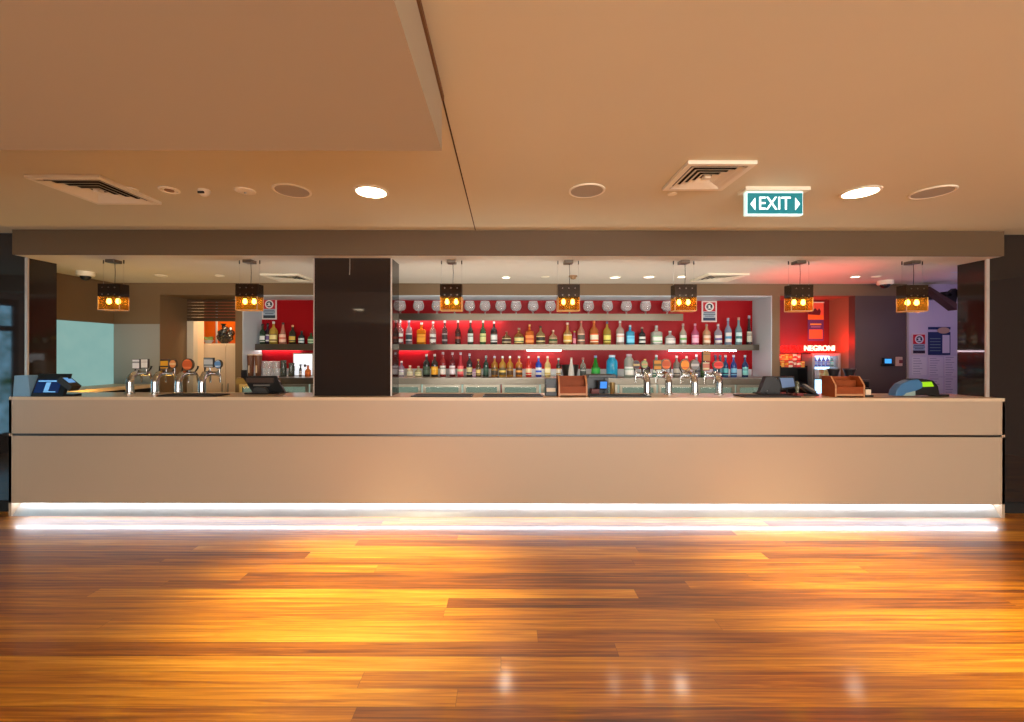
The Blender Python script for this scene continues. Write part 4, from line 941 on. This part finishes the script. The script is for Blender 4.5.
for v in bm.verts:
    n = mn.noise(v.co * 2.3) * .22 + mn.noise(v.co * 6) * .14
    c = v.co * (1 + n)
    v.co = Vector((c.x * .105 + .02 * max(0, c.z), c.y * .1, max(0, (c.z + 1) * .125)))
b.build('plastic_sack', mat('bag_black', (28, 28, 30), .22), t, smooth=30)
MB().lathe([(.03, .24), (.018, .262), (.04, .3), (.03, .302), (.01, .262)], 12, Matrix.Translation((-.03, 0, 0))).build('tied_neck', mat('bag_black', (28, 28, 30), .22), t, smooth=40)
t = thing('salad_bowl', (W(208.5, 6.27), 6.27, 1.64), 'white bowl of green leaves on top of the cream cabinet', 'bowl')
MB().lathe([(.03, 0), (.035, .004), (.07, .05), (.066, .05), (.03, .008)], 20).build('bowl', M_white, t, smooth=50)
lf = MB()
for k in range(26):
    a = rnd.uniform(0, 2 * PI); r = rnd.uniform(0, .05)
    lf.box(-.02, .02, -.014, .014, -.002, .002, Matrix.Translation((r * math.cos(a), r * math.sin(a), .05 + rnd.uniform(0, .045))) @ Matrix.Rotation(rnd.uniform(-1, 1), 4, 'X') @ Matrix.Rotation(rnd.uniform(-1, 1), 4, 'Y'))
o = lf.build('salad_leaves', mat('leaf_green', (130, 160, 90), .5), t); o['kind'] = 'stuff'

# ================================================================== RED ALCOVE
d = nb - .004
t = thing('cocktail_poster', (W(815.5, d), d, Z(815, 341, d)), 'hanging orange and purple poster of a cocktail in the red alcove', 'poster')
pw, ph = 7.8 * d / F, 38 * d / F
MB().box(-pw, pw, -.004, 0, 0, ph).build('sheet', mat('poster_purple', (92, 50, 110), .5), t)
MB().box(-pw, pw, -.006, -.004, ph * .56, ph).build('picture_field', mat('poster_coral', (236, 96, 70), .5), t)
MB().box(-pw * .98, pw * .98, -.007, -.006, ph * .57, ph * .68).build('orange_band', mat('poster_orange', (250, 120, 40), .5), t)
MB().prism([(-pw, ph * .70), (pw * .5, ph * .68), (pw * .62, ph * .78), (pw * .4, ph * .86), (pw * .2, ph * .8), (-pw * .1, ph * .86), (-pw * .5, ph * .8), (-pw, ph * .82)], 'y', -.009, -.007).build('glass_picture', mat('poster_maroon', (96, 10, 26), .5), t)
MB().box(-pw * .85, pw * .85, -.006, -.004, ph * .06, ph * .3).build('lower_picture', mat('poster_orange2', (246, 110, 60), .5), t)
MB().box(-pw * .7, pw * .7, -.006, -.004, ph * .42, ph * .46).build('title_lines', mat('poster_gold', (230, 170, 60), .5), t)
MB().box(-pw * .6, pw * .6, -.006, -.004, ph * .36, ph * .38).build('small_print', mat('poster_lilac', (160, 130, 170), .5), t)
MB().box(-pw * 1.05, pw * 1.05, -.008, .0, ph, ph + .014).build('hanging_rail', M_plastic, t)
# lit letter sign
d = 5.52
t = thing('lettered_sign', (W(808, d), d, Z(808, 351.2, d)), 'illuminated sign reading COUNT NEGRONI above the fridge', 'sign')
lh = 5.6 * d / F * 1.32
MB().box(W(781, d) - W(808, d), W(836.5, d) - W(808, d), .012, .03, -.012, .0).build('base_rail', M_black, t)
o = text('NEGRONI', lh, mat('sign_warm', (255, 240, 220), emit=(255, 226, 190), strength=1.2), 'lit_letters', t, (W(820, d) - W(808, d), 0.01, .037), ext=.008, bold=.0012)
o.scale = ((30.2 * d / F) / o.dimensions.x, 1, 1)
o = text('COUNT', lh, mat('sign_red', (210, 30, 24), .5, emit=(255, 30, 20), strength=.35), 'dim_letters', t, (W(792, d) - W(808, d), 0.01, .037), ext=.008, bold=.0)  # these letters have a faint red emission
o.scale = ((22 * d / F) / o.dimensions.x, 1, 1)
# drinks fridge
d = 5.56
zt = Z(826, 353.2, d)
t = thing('drinks_fridge', (W(826.5, d), d, 0), 'lit glass door drinks fridge in the red alcove below the sign', 'fridge')
fw = 14.2 * d / F; fd = .2
M_fg = mat('fridge_grey', (150, 156, 158), .4)
M_fl = mat('fridge_lit', (230, 240, 245), .5, emit=(170, 215, 255), strength=2.6)
cb = MB(); cb.box(-fw, fw, fd - .012, fd, .1, zt); cb.box(-fw, -fw + .012, .03, fd - .012, .1, zt); cb.box(fw - .012, fw, .03, fd - .012, .1, zt); cb.box(-fw, fw, .03, fd - .012, zt - .012, zt); cb.box(-fw, fw, 0.0, fd, 0, .1)
cb.build('cabinet', M_fg, t)
MB().box(-fw + .013, fw - .013, fd - .022, fd - .013, .11, zt - .013).build('light_back', M_fl, t)
fr = MB(); q = .034
for a, b, c, e in ((-fw, -fw + q, .1, zt), (fw - q, fw, .1, zt), (-fw + q, fw - q, .1, .15), (-fw + q, fw - q, zt - .035, zt)): fr.box(a, b, 0, .03, c, e)
dr = fr.build('door', M_fg, t, bevel=.002)
MB().box(-fw + q, fw - q, .012, .017, .15, zt - .035).build('pane', glass('fridge_clear', (235, 240, 240), .05), dr)
MB().box(-fw + .008, -fw + .02, -.02, 0, .9, 1.3).build('handle', M_steel, dr)
shz = [Z(826, 366, d + .1), Z(826, 378.5, d + .1), Z(826, 378.5, d + .1) - .25, Z(826, 378.5, d + .1) - .5]
for zz in shz: MB().box(-fw + .013, fw - .013, .035, fd - .025, zz - .01, zz).build('shelf', mat('fridge_shelf', (90, 130, 140), .4), t)
def can(loc, r, h, col, label, group, shape='can'):
    t = thing('drink_can' if shape == 'can' else 'drink_bottle', loc, label, 'can' if shape == 'can' else 'bottle', group)
    if shape == 'can':
        MB().lathe([(r * .85, 0), (r, .006), (r, h - .008), (r * .82, h)], 16).build('body', banded('can_%d_%d_%d' % col, col, tuple(min(255, c + 70) for c in col)), t, smooth=40)
        MB().cyl(r * .8, h - .002, h + .001, 14).build('lid', M_steel, t)
    else:
        MB().lathe([(r * .9, 0), (r, .006), (r, h * .55), (r * .8, h * .68), (r * .38, h * .8), (r * .36, h * .92)], 16).build('body', glass('drink_%d_%d_%d' % col, col, .6), t, smooth=50)
        MB().cyl(r * .45, h * .9, h, 12).build('cap', mat('cap_%d_%d_%d' % WHT, WHT, .4), t)
        MB().patch(r, h * .15, h * .5, PI * 1.1, PI * 1.9, 8).build('label', banded('dl_%d_%d_%d' % col, tuple(min(255, c + 90) for c in col), WHT), t)
xf = W(826.5, d)
for k in range(6):
    x = xf - fw + .05 + k * (2 * fw - .1) / 5
    c = [(40, 80, 200), (60, 110, 220), (30, 60, 180), (50, 100, 210), (40, 90, 200), (40, 170, 150)][k]
    can((x, d + .09, shz[0]), .022, .125, c, f'blue drink bottle, {ordn(k)} on the top shelf of the lit fridge' if k < 5 else 'green drink bottle at the end of the lit fridge top shelf', 'bottles in the lit fridge', 'bottle')
for k in range(5):
    x = xf - fw + .06 + k * (2 * fw - .12) / 4
    c = [(230, 90, 100), (240, 240, 240), (240, 150, 60), (240, 220, 120), (150, 200, 220)][k]
    can((x, d + .09, shz[1]), .027, .125, c, ['coral pink', 'white', 'orange', 'yellow', 'pale blue'][k] + ' drink can on the second shelf of the lit fridge', 'cans in the lit fridge')
# snack stand
d = 5.58
t = thing('snack_stand', (W(794, d), d, 0), 'black snack stand of coloured packets beside the drinks fridge', 'stand')
sw = 13.6 * d / F
ztop = Z(794, 354, d); zsh = Z(794, 367.3, d); zmid = Z(794, 360.5, d)
MB().box(-sw, sw, .17, .19, 0, ztop + .02).build('back_board', M_black, t)
for a in (-sw, sw - .012): MB().box(a, a + .012, 0, .17, 0, zsh + .02).build('side_panel', M_black, t)
for zz, y0 in ((zsh, 0), (zsh - .2, 0), (zmid, .09)): MB().box(-sw + .012, sw - .012, y0, .17, zz - .02, zz).build('shelf', M_black, t)
cols = [(226, 60, 50), (240, 200, 90), (230, 130, 30), (220, 90, 40), (236, 220, 190), (180, 60, 50), (240, 170, 40)]
def packet(loc, w, h, c, c2, label):
    t = thing('snack_packet', loc, label, 'packet', 'snack packets on the stand')
    MB().prism([(-w / 2, 0), (w / 2, 0), (w / 2 * 1.02, h * .12), (w / 2 * .9, h * .5), (w / 2 * 1.02, h * .88), (w / 2, h), (-w / 2, h), (-w / 2 * 1.02, h * .88), (-w / 2 * .9, h * .5), (-w / 2 * 1.02, h * .12)], 'y', 0, .022).build('wrapper', banded('packet_%d_%d_%d_%d' % (*c, c2[0]), c, c2), t, bevel=.006)
    MB().box(-w * .3, w * .3, -.003, 0, h * .4, h * .7).build('printed_panel', mat('packet_print_%d_%d_%d' % c2, c2, .4), t)
pk = [('red and cream', 0, 4), ('golden yellow', 1, 3), ('orange', 2, 1), ('rust orange', 3, 6), ('cream white', 4, 0), ('brick red', 5, 4)]
for row, (zz, yy) in enumerate(((zmid, .1), (zsh, .02))):
    for k in range(6):
        nm, a, b = pk[(k + row * 2) % 6]
        xx = W(794, d) - sw + .045 + k * (2 * sw - .09) / 5
        packet((xx, d + yy, zz), .052, .085, cols[a], cols[b], f'{nm} snack packet, {ordn(k)} in the {("upper", "lower")[row]} line of the snack stand')
# side cabinet and dark jugs in front of the alcove
t = thing('side_cabinet', (4.27, 5.12, 0), 'low dark cabinet carrying two black jugs before the red alcove', 'cabinet')
MB().box(-.21, .21, 0, .2, 0, 1.16).build('carcass', M_black, t)
MB().box(-.22, .22, -.01, .21, 1.16, 1.185).build('cabinet_top', M_dark, t)
for k, px in enumerate((833.5, 849.5)):
    dd = 5.22; t = thing('black_jug', (W(px, dd), dd, 1.185), ('black tapered jug before the lit fridge', 'black tapered jug beside the lit fridge under the red wall')[k], 'jug', 'black tapered jugs')
    MB().lathe([(.04, 0), (.042, .004), (.048, .06), (.068, .125), (.064, .125), (.044, .06), (.036, .01)], 20).build('body', mat('jug_black', (40, 34, 36), .35), t, smooth=45)
    MB().lathe([(.066, .118), (.071, .122), (.071, .13), (.064, .13)], 20, closed=True).build('rim', mat('jug_rim', (80, 60, 58), .35), t, smooth=45)

# ================================================================== RIGHT WALL
dw = DB - .001
t = thing('door_entry_panel', (W(886.5, dw), dw, Z(886.5, 366, dw)), 'black wall keypad with a small blue screen', 'keypad')
MB().box(-.075, .075, -.03, 0, 0, .025).build('ledge', M_black, t, bevel=.003)
MB().box(-.06, .06, -.022, 0, .025, .105).build('housing', M_black, t, bevel=.004)
MB().box(-.042, .042, -.025, -.022, .035, .092).build('screen', mat('keypad_screen', (40, 120, 190), .2, emit=(70, 160, 235), strength=.9), t)
t = thing('wall_switch', (W(898.5, dw), dw, Z(898.5, 366, dw)), 'small pale wall switch beside the blue keypad', 'switch')
MB().box(-.042, .042, -.012, 0, 0, .118).build('plate', mat('switch_plate', (206, 170, 150), .4), t, bevel=.003)
MB().box(-.005, .042, -.018, -.012, .035, .08).build('rocker', mat('switch_dark', (120, 50, 50), .4), t, bevel=.003)
licence_sign('licence_notice', W(918.5, dw), Z(918.5, 344, dw), dw, 14.5 * dw / F, 21.5 * dw / F, 'dark red licence notice on the purple lit wall', (214, 20, 34), (40, 26, 44))
t = thing('blue_poster', (W(939, dw), dw, Z(939, 355, dw)), 'navy notice poster with a pale side panel on the purple lit wall', 'poster')
k = dw / F
MB().box(-11 * k, 11 * k, -.005, 0, 0, 23 * k).build('sheet', mat('poster_navy', (36, 54, 100), .5), t)
MB().box(3 * k, 10 * k, -.007, -.005, 2 * k, 20 * k).build('pale_panel', M_paper, t)
MB().box(-11 * k, 11 * k, -.006, 0, 25.5 * k, 28 * k).build('top_banner', mat('poster_navy', (36, 54, 100), .5), t)
MB().cyl(1, 0, .004, 20, Matrix.Translation((4 * k, -.006, 24.5 * k)) @ Matrix.Rotation(PI / 2, 4, 'X') @ Matrix.Diagonal((6 * k, 3.2 * k, 1, 1))).build('badge', mat('poster_sand', (206, 170, 140), .5), t)
ln = MB()
for q in range(5): ln.box(-9.5 * k, 1 * k, -.0065, -.005, (4 + 3 * q) * k, (4.7 + 3 * q) * k)
ln.build('printed_lines', mat('poster_line', (120, 150, 150), .5), t)
def sheet(px0, px1, py0, py1, label):
    xc = W((px0 + px1) / 2, dw); z0 = Z(xc, py1, dw); z0 = Z((px0 + px1) / 2, py1, dw); z1 = Z((px0 + px1) / 2, py0, dw)
    w = W(px1, dw) - W(px0, dw); h = z1 - z0
    t = thing('notice_sheet', (xc, dw, z0), label, 'notice', 'white notice sheets on the wall')
    MB().box(-w / 2, w / 2, -.002, 0, 0, h).build('paper', M_paper, t)
    ln = MB(); n = max(3, int(h / .03))
    for q in range(n):
        f = random.uniform(.5, .85)
        ln.box(-w / 2 * .85, -w / 2 * .85 + w * .85 * f, -.003, -.002, h * (q + .35) / n, h * (q + .55) / n)
    ln.build('printed_lines', mat('grey_ink', (150, 140, 160), .6), t)
sheet(912, 926.5, 357, 375, 'white notice sheet under the dark red licence notice')
sheet(928.5, 943, 357, 376, 'white notice sheet under the navy poster')
sheet(944.5, 956.5, 356, 376, 'white notice sheet beside the jamb edge')
sheet(928.5, 943, 377.5, 396, 'low white notice sheet behind the payment device')
sheet(944.5, 956.5, 377.5, 396, 'low white notice sheet beside the jamb edge')
# dark wedge on a bracket
d = 4.95
t = thing('wall_speaker', (W(944, d), d, Z(944, 300, d)), 'dark brown wedge shaped speaker angled on a bracket above the notices', 'speaker')
vx = lambda px: W(px, d) - W(944, d)
vz = lambda py: Z(944, py, d) - Z(944, 300, d)
MB().prism([(vx(927), vz(287)), (vx(930), vz(286.5)), (vx(957), vz(303.5)), (vx(957), vz(310))], 'y', 0, .1).build('cabinet', mat('speaker_brown', (70, 44, 34), .4), t)
MB().prism([(vx(948), vz(298)), (vx(958), vz(303)), (vx(960), vz(290)), (vx(957), vz(288)), (vx(951), vz(292.5)), (vx(954), vz(294.5))], 'y', .02, .07).build('bracket', M_black, t)
MB().box(vx(957), vx(966), .02, .39, vz(296), vz(290)).build('wall_arm', M_black, t)
# small second exit sign near the jamb
d = 4.55
t = thing('hanging_sign', (W(958, d), d, Z(958, 271.5, d)), 'small blue lit sign under the ceiling half hidden by the black jamb', 'sign')
MB().box(-.05, .16, 0, .03, 0, Z(958, 267, d) - Z(958, 271.5, d)).build('face', mat('small_sign_blue', (40, 90, 170), .4, emit=(60, 120, 220), strength=.6), t)
MB().box(-.06, .17, -.01, .04, Z(958, 267, d) - Z(958, 271.5, d), ZB - Z(958, 271.5, d)).build('ceiling_plate', M_white, t)

# ================================================================== LIGHT
for p in SPOT:
    lamp('floor_spot', 'SPOT', (p[0], p[1], ZC - .03), 540, (255, 240, 200), rot=(-.05, 0, 0), spot_size=1.0, spot_blend=1.0, shadow_soft_size=.1)
for x, y in ((-4.6, 2.2), (-3.0, -.6), (0.6, -.6), (3.6, -.6), (-1.2, -3), (2.6, -3)):
    if y < 1: downlight((x, y, ZC if x > -.28 or y > 1.82 else 2.391), .118, f'round downlight in the ceiling behind the viewpoint at {"far" if y < -1 else "near"} {"one" if x < 0 else "two" if x < 2 else "three"}', M_lit)
    if y < 1: lamp('room_spot', 'SPOT', (x, y, (ZC if x > -.28 else 2.391) - .03), 50, (255, 230, 190), spot_size=2.3, spot_blend=.8, shadow_soft_size=.12)
lamp('alcove_glow', 'AREA', (4.0, 5.5, 1.52), 7, (255, 20, 10), rot=(PI * .75, 0, 0), shape='RECTANGLE', size=.8, size_y=.1)
lamp('alcove_uplight', 'POINT', (4.40, 5.42, 1.66), 2.5, (255, 16, 8), shadow_soft_size=.06)
lamp('red_ceiling_fill', 'SPOT', (3.35, 4.45, 1.2), 44, (255, 24, 14), rot=(PI - .12, 0, 0), spot_size=1.3, spot_blend=1, shadow_soft_size=.08)  # unseen red source, added to redden the bar ceiling
lamp('notice_glow', 'POINT', (5.5, 4.35, 1.85), 7.5, (208, 182, 252), shadow_soft_size=.1)
lamp('kitchen_light', 'POINT', (-3.9, 6.02, 2.3), 15, (255, 226, 180), shadow_soft_size=.1)
lamp('bar_fill', 'AREA', (0.5, 4.32, 1.0), 26, (250, 248, 240), rot=(PI - .12, 0, 0), shape='RECTANGLE', size=5.6, size_y=.08)  # unseen fill behind the counter, added to brighten bar ceiling and bottles
lamp('bar_end_fill', 'AREA', (-4.0, 4.45, 1.0), 5, (255, 196, 90), rot=(PI - .2, 0, 0), shape='RECTANGLE', size=1.0, size_y=.08)  # unseen amber fill, added to tint the ceiling at this end
w = bpy.data.worlds.new('room_world'); bpy.context.scene.world = w; w.use_nodes = True
w.node_tree.nodes['Background'].inputs[0].default_value = (1, .85, .68, 1)
w.node_tree.nodes['Background'].inputs[1].default_value = 0.15

# ================================================================== CAMERA
cam = bpy.data.cameras.new('camera'); co = bpy.data.objects.new('camera', cam); COL.objects.link(co)
co.location = (0, 0, EYE); co.rotation_euler = (PI / 2, -ROLL, 0)
cam.sensor_fit = 'HORIZONTAL'; cam.sensor_width = 36; cam.lens = F / 1024 * 36
cam.shift_x = (512 - CX) / 1024; cam.shift_y = -(361 - CY) / 1024
cam.clip_start = 0.05
sc = bpy.context.scene
sc.camera = co
vs = sc.view_settings
sc.display_settings.display_device = 'sRGB'
vs.view_transform = 'Standard'; vs.look = 'None'; vs.gamma = 1; vs.use_curve_mapping = False; vs.exposure = 0.35
